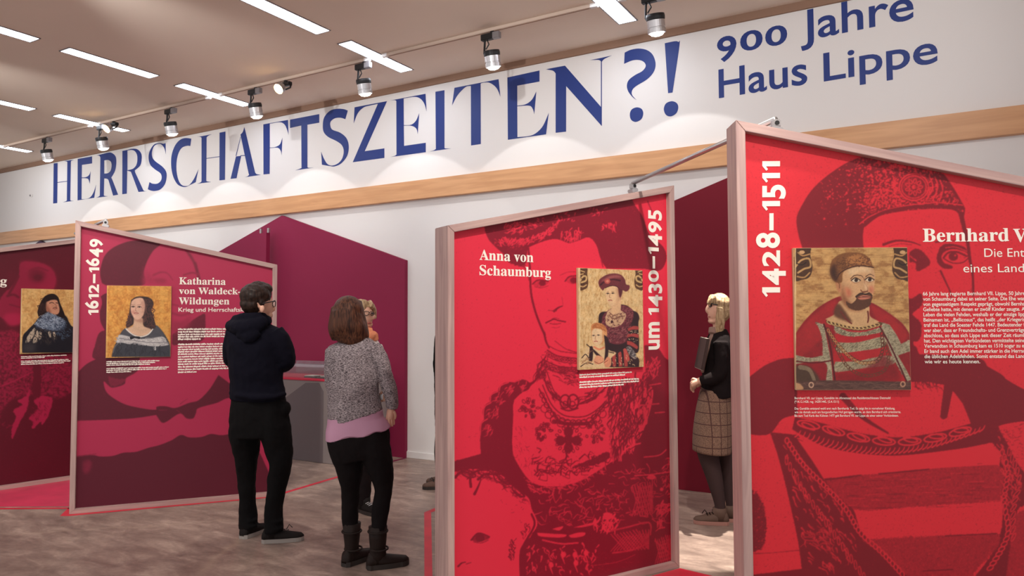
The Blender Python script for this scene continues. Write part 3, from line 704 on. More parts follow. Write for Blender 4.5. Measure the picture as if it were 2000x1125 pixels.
c.poly("-60,900 ~30,930 ~90,1000 ~400,1000 ~520,1060 ~640,1180 -60,1180", .06, soft=.6, grain=.3)
c.crop = K4
c.poly("10,80 ~70,20 ~150,-30 ~285,-60 285,-260 920,-300 940,60 1100,90 1150,130 ~1230,240 1240,290 1370,320 ~1430,300 1528,285 ~2000,260 2200,250 2200,330 1528,112 ~1440,65 ~1340,0 ~1270,-60 940,-80 930,-20 285,60 285,250 ~215,270 ~160,345 ~100,362 20,352", .05, grain=.25, soft=.5)
c.poly("1340,0 ~1440,62 ~1528,112 ~1700,190 2200,380 2200,520 ~1700,330 ~1528,287 ~1420,300 1370,322 1240,300 ~1190,180 1150,130 1110,75 930,52 930,-40", .05, grain=.4, soft=.6)
c.poly("20,60 ~110,-10 ~200,-50 290,-60 300,250 ~215,275 ~160,345 ~100,362 20,352", .05, grain=.5, soft=.6)
c.line("545,150 ~650,262 790,350", 40, .12, 10); c.poly("1098,60 1150,75 1112,265 ~1090,275 1072,262", .06, grain=.5)
c.dabs("930,40 1100,70 1100,120 940,110", 40, 40, 6, .1, ang=.9, seed=8)
# right hand side of the cloak and the chain collar
c.poly("1350,400 ~1400,460 ~1392,560 ~1412,780 ~1390,930 ~1330,1040 1250,1140 1250,1400 1420,1400 ~1480,1000 ~1490,780 1528,745 ~1640,800 1700,700 ~1528,560 ~1450,430 1380,300 1290,300", .12, grain=.8, soft=.8)
c.poly("1480,790 1528,765 2200,700 2200,1500 1380,1500 ~1440,1050", .42, grain=1.0, soft=1, gs=1.6)
c.poly("150,345 300,360 ~400,480 ~500,610 ~600,760 ~640,870 ~720,960 ~900,1130 ~1000,1300 1000,1500 340,1500 325,1110 ~300,930 ~250,700 ~200,500", .05, grain=.5, soft=.6)
c.poly("440,600 ~640,578 ~800,566 ~1010,545 ~1390,525 1400,720 ~1000,745 ~700,770 600,765 ~520,690", .42, grain=1.1, soft=1, gs=1.5)
for i in range(70):
    y = rng.uniform(575, 760); x = rng.uniform(520, 1330); c.line_px((c.pts("%f,%f %f,%f" % (x, y+(900-x)*.03, x+rng.uniform(30, 120), y+(800-x)*.03), False)), 1.2, rng.choice([.1, .1, .9]), op=.6)
c.poly("640,930 ~850,915 ~1100,905 1400,895 ~1390,960 ~1300,1060 1240,1140 1240,1500 900,1500 900,1130 ~760,1000", .40, grain=1.1, soft=2, gs=1.5)
c.line("450,603 ~640,578|740,570 ~900,556 ~1010,546", 9, .05); c.line("1100,908 ~1380,895|980,1098 ~1140,1090", 7, .12)
c.poly("35,640 ~90,690 ~120,760 ~132,850 ~110,970 35,1000", .15, grain=1.2, soft=1.5, gs=1.6); c.line("35,1005 ~150,1000 ~310,985", 5, .35)
c.poly("35,1120 330,1085 340,1500 20,1500", .06, grain=.5, soft=.6)
c.poly("285,262 ~450,300 ~640,350 ~850,372 ~1060,345 ~1230,300 1330,275 1360,400 ~1150,440 ~860,472 ~640,462 ~450,425 ~330,365 270,330", .12, grain=.5, soft=.6)
c.chain("290,290 ~450,325 ~650,378 ~850,398 ~1050,375 ~1280,315", .92, 8, 62, 20, 140, .0); c.chain("290,300 ~450,330 ~650,372 ~850,388 ~1050,368 ~1280,308", .85, 7, 40, 12, 140, .25)
for i in range(40):
    t = i/39; x = 300+t*1000; y = 330+130*math.sin(math.pi*(t*.9+.06))*.98-20*t
    c.line("%f,%f ~%f,%f %f,%f" % (x-14, y+16, x+6, y+2, x+16, y-18), 8, .9, 4)
c.line("300,378 ~450,428 ~640,464 ~860,474 ~1150,442 ~1350,412", 6, .95)
c.poly("300,385 ~450,436 ~640,472 ~860,480 ~1150,450 1352,418 ~1390,480 1392,520 ~1010,542 ~800,562 ~640,574 440,596 ~380,500", 1.0, soft=.6)
for path, st, w_, sd in (("235,380 ~330,520 ~450,640 ~560,760 ~640,890 ~760,1000 ~880,1130", 26, 12, 1), ("230,480 ~330,660 ~430,800 ~540,960 ~660,1130", 40, 8, 2), ("1405,440 ~1440,560 ~1420,720 ~1440,900 ~1340,1090", 30, 12, 3), ("1440,430 ~1500,600 ~1470,760 ~1470,920", 40, 9, 4)):
    c.chain(path, .8, w_*.5, st*.62, w_*.9, st, .5)
c.dabs("230,420 500,640 640,1000 500,1120 340,1100 280,760", 110, 34, 8, .8, ang=1.0, spread=.3, seed=21, op=.8)
c.dabs("1380,330 1528,650 1480,760 1420,760 1400,480", 60, 30, 8, .75, ang=1.1, spread=.3, seed=22, op=.8)
c.dabs("340,840 460,840 480,1000 350,1000", 26, 60, 6, .55, ang=.5, seed=24); c.dabs("1380,330 1528,300 1528,560 1450,450", 60, 16, 4, .3, seed=25)
c.dabs("1160,420 2200,400 2200,760 1500,740", 10, 30, 6, .3, seed=26)
grain(c, .22, 1.3, 1.6); c.A[..., 0] = blur(c.A[..., 0], .55)
c.ink = duo((122, 20, 32), (212, 40, 52)); P4.print(c)
L = P4.pl
text_obj('title_lettering', L, WP, [px_text((serif('Bernhard'), .006), L, WP, 1802.7, 472, 1971, (serif('H'), .006), 446.7), px_text((serif('V'), .006), L, WP, 1979.5, 472.5, 2006, (serif('H'), .006), 447)], M['white_ink'], P4.t)
text_obj('subtitle_lettering', L, WP, [px_text(('Die Ent', 0.0), L, WP, 1922.6, 501.8, 2001, ('H', 0.0), 485.3), px_text(('eines Land', 0.0), L, WP, 1881.8, 532, 2000.5, ('H', 0.0), 515.8)], M['white_ink'], P4.t)
rows = []; refw = None
for i, s in enumerate(BODY):
    y = 420+(570+37*i)*.27569; xl = 1802.6+i*.26; k = (s, .012); u0, v0 = L.hit(xl, y, WP); natural = np.ptp(TXT[k][0][:, 0])
    if i == 1: pass
    cap = 0.0155; sc_ = cap/cap_h(('H', .012)); wd = L.hit(2002, y, WP)[0]-u0 if i < 13 else natural*sc_*1.02
    rows.append(lay(k, u0, v0, u0+wd, v0, ('H', .012), cap))
text_obj('body_lettering', L, WP, rows, M['white_ink'], P4.t)
rows = []
for s, y, xl, xr in zip(CAPT, (779.7, 786.7, 800, 807, 814), (1552,)*5, (1739, 1638.5, 1748, 1759.6, 1755)):
    rows.append(px_text((s, .006), L, WP, xl, y, xr, ('H', .006), y-4.4))
text_obj('caption_lettering', L, WP, rows, M['white_ink'], P4.t)
date_text('date_lettering', L, WP, '1428–1511', 1523.5, 580, 1523.5, 314.5, 1488.6, M['white_ink'], P4.t)

# ---- the portrait on the right-hand panel
c = Canvas(1546, 480, 1786, 768, 2.0, (190, 142, 84)); c.crop = (1530, 460, .30238)
n = c.noise(9, 14)*.5+c.noise(3, 6)*.3+c.noise(1.2)*.2
c.put(np.clip((n-.42)*5, 0, 1), (206, 160, 100), .8); c.put(np.clip((.46-n)*6, 0, 1), (150, 100, 56), .75); c.put(np.clip((c.noise(1.0, 18)-.6)*4, 0, 1), (138, 92, 52), .4)
for ox, fl in ((75, 1), (815, -1)):  # corner ornaments
    q = lambda t: flipx(t, ox, fl)
    c.poly(q("0,80 105,80 ~100,130 ~112,190 ~108,240 ~85,275 ~45,285 ~0,280"), (74, 44, 24)); c.line(q("5,200 ~40,160 ~90,150 ~100,200 ~60,215 ~20,240"), 12, (190, 146, 92))
    c.line(q("15,265 ~60,270 ~95,240|20,110 ~50,130 ~95,120"), 9, (176, 130, 80)); c.ell(ox+fl*45, 108, 18, 12, (206, 160, 110)); c.line(q("10,180 ~45,190 ~70,175"), 7, (40, 22, 14))
c.poly("75,640 ~130,560 ~220,470 ~330,405 ~400,395 ~560,430 ~680,500 ~770,570 818,640 828,995 75,995", (140, 20, 26), soft=.5)
c.poly("75,660 ~150,560 ~250,470 ~340,415 ~330,520 ~270,640 ~120,780 75,790", (162, 28, 32), soft=2)
c.poly("560,440 ~680,510 ~800,630 ~760,690 ~680,600 ~600,540", (168, 28, 32), soft=2)
c.poly("270,540 ~340,500 ~370,420 ~540,440 ~560,520 ~620,560 ~600,600 ~420,600", (204, 160, 112), soft=.6)   # neck
c.poly("365,440 ~420,520 ~440,560 ~330,520 ~340,450", (96, 54, 34), soft=2); c.line("372,492 ~410,545 ~440,568|545,490 ~550,530 ~545,560", 10, (110, 40, 30))
c.poly("380,300 ~385,240 ~430,205 ~500,195 ~570,205 ~592,250 ~588,320 ~575,400 ~545,460 ~480,480 ~410,455 ~375,400 ~365,340", (206, 158, 112), soft=.6)  # face
c.poly("380,300 ~400,380 ~440,440 ~520,480 ~430,480 ~372,410", (150, 92, 58), soft=3); c.poly("395,330 ~430,345 ~440,380 ~415,400", (196, 110, 78), soft=3); c.ell(568, 350, 16, 26, (198, 116, 84), soft=2.5)
c.poly("415,215 ~480,200 ~560,210 ~560,240 ~500,235 ~430,260", (222, 184, 140), soft=3)
c.poly("335,300 ~350,285 ~372,300 ~375,345 ~365,370 ~345,345", (190, 126, 84), soft=.8); c.line("345,300 ~360,310 ~362,340", 5, (110, 60, 36))
c.poly("400,420 ~440,440 ~470,410 ~475,385 ~510,378 ~560,375 ~575,385 ~570,420 ~550,460 ~480,485 ~420,465", (88, 50, 30), soft=1.2, grain=.5, gs=1.2); c.poly("475,400 ~520,385 ~565,395 ~550,408 ~500,415", (196, 116, 92), soft=.5); c.line("470,402 ~520,396 ~568,398", 5, (92, 36, 26))
c.line("470,395 ~500,374 ~530,380 ~555,372 ~572,388", 12, (60, 34, 20), 8)
for x, y in ((468, 290), (556, 286)):
    c.poly("%d,%d ~%d,%d ~%d,%d ~%d,%d" % (x-28, y+2, x-2, y-15, x+28, y+2, x, y+13), (226, 204, 172)); c.ell(x+2, y-1, 12, 12, (54, 30, 20)); c.line("%d,%d ~%d,%d %d,%d" % (x-30, y+1, x-2, y-17, x+30, y), 7, (62, 34, 22)); c.line("%d,%d ~%d,%d %d,%d" % (x-26, y+6, x, y+17, x+26, y+6), 3, (140, 84, 56))
c.line("435,280 ~460,258 ~500,258 ~515,270", 6, (84, 46, 28), 4); c.line("532,266 ~560,250 ~585,262", 6, (84, 46, 28), 3)
c.line("520,275 ~527,310 ~545,340 ~540,358 ~515,362", 6, (150, 92, 60), 5); c.line("500,352 ~515,366 ~545,360", 7, (120, 62, 40)); c.poly("520,280 ~540,330 ~545,350 ~530,345", (226, 186, 144), soft=1.5)
c.poly("300,220 ~315,160 ~370,120 ~450,108 ~520,120 ~560,155 580,205 ~500,198 ~430,212 ~385,240 ~378,300 ~335,300 ~308,265", (128, 78, 40), soft=.6)  # cap
c.poly("300,225 ~330,180 ~350,250 ~345,300 ~310,270", (64, 32, 18), soft=3); c.poly("400,150 ~470,125 ~540,150 ~560,190 ~480,185 ~410,205", (172, 112, 62), soft=3, grain=.9, gs=1.3)
c.dabs("330,150 560,140 565,195 400,210 340,270", 170, 12, 5, (92, 50, 26), seed=31, op=.7); c.line("340,285 ~370,240 ~430,208 ~500,196 582,206", 7, (70, 34, 20))
c.poly("340,560 ~420,600 ~520,610 ~630,580 ~650,700 ~740,860 ~760,950 330,950 ~320,800", (176, 26, 32), soft=.6)
STR = ["330,575 ~420,620 ~530,622 ~635,590 640,622 ~530,645 ~420,650 ~340,625", "345,690 ~480,690 ~640,655 ~655,715 ~500,745 ~355,755", "335,815 ~480,810 ~680,775 ~712,830 ~500,860 ~335,880"]
for s_ in STR: c.poly(s_, (164, 150, 118), soft=.5); c.dabs(s_, 190, 16, 4, (104, 92, 70), ang=-.6, spread=.3, seed=33, op=.75); c.dabs(s_, 90, 12, 3, (202, 186, 150), ang=-.6, spread=.4, seed=34, op=.7)
c.poly("650,760 ~740,860 760,945 340,945 ~335,890 ~500,870", (120, 14, 20), soft=4, op=.7)
TRIM = ["212,560 262,575 ~290,720 ~310,830 320,945 275,945 ~268,820 75,830 75,770 ~170,790 255,775 ~250,660", "628,560 685,575 ~730,640 760,700 825,670 825,745 740,775 ~790,860 826,930 800,945 ~700,770"]
for s_ in TRIM: c.poly(s_, (166, 152, 122), soft=.5); c.dabs(s_, 230, 14, 4, (112, 98, 76), seed=36, op=.75); c.dabs(s_, 90, 12, 3, (206, 190, 156), seed=37, op=.6)
c.line("262,575 ~300,700 ~335,945", 12, (84, 12, 16)); c.line("615,575 ~690,710 ~800,950", 10, (84, 12, 16)); c.line("75,812 ~200,822 310,808", 9, (96, 10, 16))
c.poly("75,840 ~150,840 ~205,880 ~230,950 75,960", (78, 52, 36), soft=2); c.line("110,850 ~170,870 ~205,950", 30, (140, 118, 92), 20, op=.8)
c.poly("275,545 ~420,585 ~520,590 ~620,560 ~632,580 ~520,612 ~410,606 ~290,570", (92, 60, 34)); c.chain("285,558 ~420,590 ~520,596 ~625,570", (206, 168, 110), 5, 18, 9, 26, .3)
c.chain("280,600 ~340,690 ~420,775 ~500,820 ~600,812 ~640,740 ~635,620", (92, 46, 28), 6, 15, 9, 24, .4); c.chain("300,640 ~370,780 ~430,860 ~530,905 ~640,880 ~680,800 ~650,690", (100, 52, 32), 5, 14, 8, 23, .4); c.chain("284,604 ~344,694 ~424,779 ~504,824 ~604,816", (206, 150, 90), 3, 12, 6, 24, .4)
c.poly("75,945 ~300,935 828,945 830,1000 75,1000", (84, 52, 44), soft=1); c.dabs("80,945 826,945 826,996 80,996", 120, 60, 5, (122, 84, 72), ang=0, spread=.1, seed=39, op=.5)
c.ell(180, 965, 18, 20, (206, 160, 130), ring=8); c.ell(772, 960, 18, 20, (190, 140, 110), ring=8); c.poly("78,950 ~110,960 ~130,992 78,996", (190, 140, 100), soft=.6)
c.line("78,84 78,992", 6, (226, 190, 140))
painting('portrait board of a bearded man in round cap and red-and-grey striped robe', P4.pl, (1549, 484.5), (1780, 761.5), -REC, c, 0.02)

# ---- the centre red panel
P3 = Panel((-2.21, 3.12), 62.14, 1.618, 2.044, 2.406, 'bright red framed display in the centre with a huge duotone woman in feathered hat')
c = Canvas(865, 360, 1335, 1240, 1.0, 1.0); K1, K2 = (880, 370, .32895), (880, 720, .36)
c.crop = K1
HAT = "205,250 ~228,300 ~270,345 ~320,390 ~345,430 ~400,452 440,458 ~448,400 460,345 ~540,312 ~610,295 ~650,300 ~700,318 ~750,308 ~820,285 ~865,330 ~890,410 925,470 1155,472 ~1245,480 ~1282,410 ~1262,340 ~1190,275 ~1165,230 ~1140,160 ~1085,75 1075,20 200,220"
hm = c.poly(HAT, .06, grain=.25, soft=.5)
c.poly("300,350 ~380,350 ~450,350 445,460 ~380,450 ~330,420", .18, soft=3, grain=.5)
for poly_, n_, an, ln, sd in (("320,215 420,195 425,260 330,265", 45, 2.5, 26, 1), ("290,300 ~340,290 350,335 ~300,330", 24, .9, 26, 2), ("340,300 ~470,290 ~560,250 ~640,190 630,230 ~560,290 ~450,330 360,330", 120, 2.3, 24, 3), ("650,255 780,235 775,300 ~700,312 660,290", 42, 1.7, 32, 4), ("890,215 990,205 980,250 900,245", 26, 1.3, 22, 5), ("440,210 560,170 560,210 450,250", 26, .5, 18, 6), ("600,150 760,120 740,190 620,200", 20, 2.5, 20, 7), ("820,110 930,100 920,150 840,160", 10, 2.0, 20, 8)):
    c.dabs(poly_, n_, ln, 6, .8, ang=an, spread=.5, seed=sd)
c.dabs(HAT, 120, 6, 4, .55, seed=9, op=.6); c.dabs("240,290 460,300 460,345 340,350 260,330", 60, 7, 5, .6, seed=19)
c.line("462,350 ~470,450 ~474,560 ~482,640 ~505,730 ~535,810 ~560,865", 12, .1, 14); c.line("556,850 ~566,900 ~585,940", 14, .1, 10)
c.line("430,455 ~450,480 ~465,540", 10, .3, 4); c.line("895,420 ~905,460|1170,70 ~1195,130", 8, .35)
c.poly("488,566 ~505,545 ~535,533 ~585,550 ~600,535 ~575,562 ~540,580 ~505,575", .62, soft=.8, grain=.4); c.line("486,562 ~520,538 ~580,545", 8, .08); c.ell(545, 556, 20, 17, .08, soft=.6); c.line("500,578 ~540,584 ~580,572", 5, .35); c.line("495,525 ~540,505 ~590,512", 5, .6)
c.poly("680,545 ~700,522 ~730,515 757,520 757,556 ~720,562", .62, soft=.8, grain=.4); c.ell(732, 540, 22, 18, .08, soft=.6); c.line("680,545 ~705,518 757,512", 8, .1); c.line("650,510 ~700,490 ~756,492", 6, .55)
c.line("615,722 ~640,702 ~665,692", 15, .08, 6); c.line("582,718 ~605,720 ~630,722", 5, .25); c.line("660,640 ~665,665 ~668,690", 4, .5); c.line("575,650 ~580,660", 4, .5)
c.line("566,792 ~595,778 ~615,770 ~640,778 ~682,786", 9, .1); c.line("590,795 ~620,800 ~655,795", 6, .3); c.line("600,818 ~625,822 ~650,815", 4, .45); c.line("600,768 ~620,762 ~645,768", 4, .4)
c.line("700,950 ~740,965 ~760,966|620,900 ~690,950 ~760,970", 5, .3)
NECK = [("585,930 ~650,960 ~760,975", 5), ("575,955 ~640,990 ~760,1005", 9), ("565,985 ~640,1020 ~760,1035", 5), ("550,1010 ~640,1050 ~760,1060", 8), ("540,1040 ~640,1085 ~760,1095", 5)]
for t_, w_ in NECK: c.line(t_, w_, .15)
c.chain("570,970 ~640,1005 ~760,1020", .1, 5, 7, 6, 18); c.chain("552,1028 ~640,1068 ~760,1078", .1, 5, 8, 7, 20)
c.dabs("560,960 ~640,1000 760,1000 760,1100 540,1090", 90, 22, 4, .2, ang=.2, spread=.4, seed=12); c.dabs("530,1020 580,1000 560,1125 500,1125", 50, 50, 6, .12, ang=1.9, spread=.2, seed=13)
c.crop = K2
c.poly("480,-10 ~465,50 ~430,75 ~390,70 ~350,90 ~310,80 ~270,120 ~225,145 ~215,190 ~190,220 ~185,270 ~165,310 ~160,390 165,462 ~100,480 20,502 -80,520 -80,600 20,560 ~120,545 ~250,560 ~340,640 ~420,700 ~440,760 ~470,850 ~400,940 380,1000 380,1300 1300,1300 1210,1050 1195,-40 ~1130,-60 ~1080,-20 ~1040,60 ~1100,120 ~1060,300 ~990,420 ~830,535 ~700,610 ~560,640 ~440,615 ~355,500 ~335,420 ~340,260 ~345,175 ~400,120 ~470,60", .06, grain=.35, soft=.6)
for x, y, rx, ry in ((385, 92, 48, 34), (320, 118, 62, 46), (262, 165, 52, 44), (225, 240, 52, 60), (205, 330, 48, 62)):
    c.ell(x, y, rx, ry, .04, soft=.5); c.line("%f,%f ~%f,%f ~%f,%f" % (x-rx*.9, y+ry*.5, x-rx*.8, y-ry*.5, x-rx*.1, y-ry*.93), 6, .75); c.dabs("%f,%f %f,%f %f,%f %f,%f" % (x-30, y-20, x+30, y-20, x+30, y+30, x-30, y+30), 12, 34, 5, .7, ang=2.2, spread=.2, seed=int(x))
c.poly("345,170 ~400,130 ~460,90 ~500,60 ~545,150 ~640,245 ~770,235 ~850,140 880,60 ~870,300 ~870,450 ~820,530 ~700,605 ~560,635 ~440,610 ~358,500 ~338,420", 1.0, soft=.8, grain=.3)
for t_, w_ in (("500,20 ~540,130 ~640,205", 9), ("520,10 ~560,120 ~600,160", 6), ("700,190 ~800,140 ~860,80", 8), ("640,205 ~690,195 ~760,175 ~820,120", 6), ("480,110 ~520,180 ~580,270 ~640,295 ~740,295 ~800,240 ~870,160", 8), ("500,90 ~545,190 ~600,245 ~660,262 ~740,255 ~820,200 ~880,120", 7), ("560,285 ~640,300 ~740,298", 20)): c.line(t_, w_, .15)
c.chain("490,130 ~540,230 ~610,280 ~680,290 ~760,275 ~850,190", .12, 6, 15, 12, 30); c.chain("500,200 ~560,275 ~640,302 ~740,296 ~830,240", .2, 5, 22, 22, 40)
c.ell(622, 178, 32, 40, .1, ring=9); c.ell(665, 180, 34, 44, .1, ring=10); c.ell(622, 190, 14, 16, .1, ring=6); c.ell(662, 192, 16, 18, .1, ring=6); c.line("600,215 ~640,228 ~690,215", 9, .1); c.dabs("690,150 800,110 830,130 720,210", 26, 40, 7, .15, ang=-.4, spread=.3, seed=30); c.dabs("520,50 560,130 600,165 560,170", 26, 34, 6, .15, ang=1.1, seed=31)
for t_, h in (("500,0 ~600,30 700,30 700,0", 40), ("560,40 ~640,90 700,95 700,40", 40)): c.dabs(t_, h, 30, 5, .2, ang=.3, spread=.3, seed=h)
for x, y, r_ in ((425, 215, 52), (510, 345, 50), (785, 340, 58), (920, 170, 55)):  # jewelled rosettes
    for i in range(34):
        a, q = rng.uniform(0, 6.28), r_*math.sqrt(rng.uniform(0, 1)); c.ell(x+q*math.cos(a), y+q*math.sin(a)*1.05, rng.uniform(7, 14), rng.uniform(6, 10), .12, ang=a, ring=5)
for dx, dy in ((0, 0), (0, -42), (0, 44), (-44, 6), (44, 6)): c.ell(640+dx, 385+dy, 26, 28, .1, soft=.6)
for i in range(16):
    a = i*.39; c.ell(640+66*math.cos(a), 385+66*math.sin(a), 12, 9, .12, ang=a, ring=5)
c.line("640,300 640,340|625,440 ~630,470 ~625,490", 10, .12); c.line("470,430 ~490,440 ~480,455|640,480 ~625,460", 7, .2)
c.dabs("450,470 ~640,500 ~850,450 ~830,540 ~640,575 ~480,580", 80, 46, 7, .18, ang=-.15, spread=.5, seed=41, curve=.9); c.dabs("345,300 420,300 470,560 420,600 350,480", 40, 24, 4, .3, ang=1.3, spread=.6, seed=42, op=.8)
c.poly("640,540 ~740,500 ~850,450 ~860,490 ~760,530", .15, grain=1.0, soft=1)
c.poly("850,110 ~960,60 ~1050,60 ~1080,160 ~1020,330 ~930,460 ~870,490 ~860,300", .55, soft=2, grain=1.0)
c.dabs("850,100 1100,20 1080,220 1000,420 880,500", 260, 60, 8, .9, ang=1.75, spread=.3, seed=43); c.dabs("850,100 1100,20 1080,220 1000,420 880,500", 240, 60, 8, .08, ang=1.7, spread=.3, seed=44)
c.line("925,500 ~930,460 ~980,420 ~1030,405", 8, .85); c.line("1050,480 ~1130,470 ~1170,440|1000,580 ~1080,575 ~1190,560|1080,90 ~1140,80|1020,200 ~1130,190|1110,240 ~1160,236", 7, .7)
c.dabs("470,640 ~700,620 ~900,540 1080,520 1180,600 1180,830 480,860", 150, 40, 6, .7, ang=.1, spread=.6, seed=45, op=.85, curve=.8)
c.dabs("400,600 ~560,640 ~830,540 830,570 ~560,680 430,660", 70, 26, 6, .7, ang=.5, seed=46)
c.poly("470,890 ~540,895 ~625,900 ~610,915 ~540,915 ~480,908", .85); c.poly("640,905 ~690,890 ~730,890 ~720,908 ~660,918", .85); c.poly("665,862 ~730,845 ~800,828 ~790,842 ~720,860", .75); c.poly("550,870 ~610,855 ~590,878", .85)
c.line("500,930 ~600,950 ~690,945", 9, .7); c.dabs("770,830 900,780 900,880 800,900", 40, 34, 9, .85, ang=1.7, seed=47); c.ell(850, 805, 26, 15, .9); c.ell(850, 790, 22, 10, .9); c.ell(855, 860, 30, 28, .85, ring=9)
for a, b, n_ in (((870, 900, 1075, 990), 1, 13), ((985, 640, 1095, 800), 1, 9), ((1110, 930, 1200, 1060), 1, 9)):
    x0, y0, x1, y1 = a
    for i in range(n_):
        t = i/(n_-1)
        c.line("%f,%f %f,%f" % (x0+(x1-x0)*t, y0-30*t+rng.uniform(-8, 8), x0+(x1-x0)*min(1, t+.4), y1-20*t), 6, .55); c.line("%f,%f %f,%f" % (x0+(x1-x0)*t, y1-20*t, x0+(x1-x0)*min(1, t+.35), y0+10-30*t), 6, .5)
c.line("870,880 ~960,860 ~1075,835 ~1085,900|880,1000 ~980,985 ~1070,950|1110,935 ~1150,970 ~1200,1010", 9, .55)
c.dabs("1110,740 1195,730 1190,800 1120,800", 30, 40, 7, .7, ang=2.2, seed=48); c.dabs("1120,830 1150,830 1140,900", 8, 50, 8, .7, ang=1.5, seed=49); c.dabs("1150,500 1195,480 1195,700 1150,650", 30, 22, 6, .7, ang=2, seed=50); c.ell(1090, 588, 22, 14, .8); c.ell(1145, 655, 10, 10, .8)
c.dabs("420,960 ~640,960 800,960 760,1125 400,1110", 70, 26, 9, .7, ang=1.5, spread=.6, seed=51); c.dabs("420,980 1190,1000 1190,1240 400,1240", 90, 30, 5, .4, ang=.1, seed=52, op=.6)
for x, y in ((675, 1010), (735, 1000), (610, 1010), (680, 1055), (545, 1065)): c.ell(x, y, 13, 16, .9, soft=.6); c.line("%d,%d ~%d,%d" % (x-4, y+14, x+10, y+50), 9, .75, 3)
c.line("760,1070 ~900,1050 ~1000,1010", 5, .4)
c.poly("20,575 ~110,560 ~230,575 ~330,650 ~410,710 ~445,800 ~440,900 ~385,990 375,1300 -80,1300 -80,600", 1.0, grain=.3, soft=.6)
for t_ in ("25,590 ~60,560 ~110,575 ~90,600", "110,640 ~110,580 ~160,550 ~220,560 ~240,600", "150,600 ~190,570 ~225,575", "240,570 ~290,570 ~330,620 ~300,625 ~260,600", "300,600 ~350,640 ~400,690 ~380,690 ~340,660", "120,540 ~200,530 ~300,580", "130,680 ~150,640 ~165,600"): c.line(t_, 16, .12, 6)
for x, y, a in ((95, 570, .3), (190, 560, 0), (285, 590, .6), (365, 665, .8)): c.ell(x, y, 46, 22, .16, ang=a, ring=9); c.ell(x, y, 26, 10, .25, ang=a, ring=5)
c.dabs("20,550 ~120,535 ~250,555 ~330,630 ~410,700 ~400,730 ~320,670 ~240,610 ~120,590 20,600", 110, 42, 6, .2, ang=.5, spread=.5, seed=53, op=.8)
c.poly("20,502 165,465 ~330,480 ~420,640 ~440,700 ~340,610 ~250,540 ~120,520 20,545", .1, soft=1.2, grain=.8)
c.poly("112,930 ~135,905 ~160,895 ~205,905 ~212,920 ~180,935 ~150,942 ~130,938", .3, soft=.5); c.line("112,930 ~140,898 ~165,893 ~212,912", 10, .08, 6); c.ell(160, 918, 24, 22, .05, soft=.4); c.line("125,940 ~165,946 ~205,930", 5, .3)
c.line("42,1072 ~60,1055 ~82,1050", 12, .15, 5); c.line("85,1060 ~110,1052", 6, .3); c.dabs("330,930 360,920 350,1040 310,1040", 26, 26, 7, .12, ang=1.3, seed=54); c.dabs("390,830 440,840 420,920 390,930", 14, 26, 6, .2, ang=1.5, seed=55); c.dabs("180,640 400,740 400,830 360,850", 14, 8, 4, .4, seed=56); c.line("440,790 ~455,850 ~400,950 ~380,1000 ~380,1125", 12, .12)
c.crop = K1
c.poly("1150,925 ~1200,925 ~1240,950 ~1275,1000 1330,1030 1330,1140 1160,1140", .07, soft=.8, grain=.3); c.dabs("1150,1020 1240,1000 1240,1120 1150,1120", 40, 34, 6, .7, ang=1.9, seed=57)
grain(c, .2, 1.2, 1.6); c.A[..., 0] = blur(c.A[..., 0], .5)
c.ink = duo((132, 18, 40), (224, 44, 68)); P3.print(c, .0032)
L = P3.pl
text_obj('title_lettering', L, WP, [px_text((serif('Anna von'), .006), L, WP, 936.6, 507.3, 1041.8, (serif('H'), .006), 487.4), px_text((serif('Schaumburg'), .006), L, WP, 936.6, 537, 1076, (serif('H'), .006), 517.5)], M['white_ink'], P3.t)
text_obj('caption_lettering', L, WP, greek(L, WP, [(1131.6, 733.5, 1234), (1131.6, 738.3, 1221), (1131.6, 748, 1248), (1131.6, 753, 1248), (1131.6, 758, 1219)], .0085, 5), M['white_ink'], P3.t)
date_text('date_lettering', L, WP, 'um 1430–1495', 1287.3, 682.5, 1286.3, 411, 1266.8, M['white_ink'], P3.t)

c = Canvas(1126, 519, 1262, 722, 2.4, (222, 184, 128)); c.crop = (1110, 500, .24)
n = c.noise(8, 2)*.5+c.noise(2.5, 1)*.5; c.put(np.clip((n-.5)*5, 0, 1), (232, 200, 148), .8); c.put(np.clip((.44-n)*6, 0, 1), (188, 140, 84), .6)
for ox, fl in ((92, 1), (608, -1)):
    q = lambda t: flipx(t, ox, fl)
    c.poly(q("0,100 65,100 ~62,150 ~70,200 ~65,250 ~40,272 ~0,268"), (96, 60, 38)); c.line(q("5,200 ~30,165 ~55,170 ~50,200 ~15,215"), 14, (206, 168, 112)); c.line(q("5,245 ~30,250 ~55,235|10,120 ~40,130|8,150 ~30,145"), 9, (200, 160, 106)); c.line(q("0,230 ~40,228|15,185 ~40,188"), 6, (50, 26, 20))
DK, PL, RD, SKN = (52, 26, 30), (110, 44, 54), (176, 66, 62), (232, 192, 146)
c.poly("245,540 ~250,480 ~275,455 ~325,452 345,446 420,392 ~480,405 ~520,440 ~560,460 ~578,500 ~570,560 ~575,760 ~540,800 ~575,840 575,905 330,905 300,700", DK, soft=.4)
c.poly("270,580 ~280,490 ~330,440 ~420,400 ~500,420 ~530,460 ~520,530 ~480,600 ~475,690 ~400,720 ~310,690 ~300,620", PL, soft=.5); c.dabs("270,580 ~330,440 ~500,420 ~520,530 ~470,690 ~310,690", 240, 16, 6, (152, 84, 86), seed=61, curve=.8); c.dabs("270,580 ~330,440 ~500,420 ~520,530 ~470,690 ~310,690", 160, 12, 5, (70, 26, 34), seed=62, curve=.8)
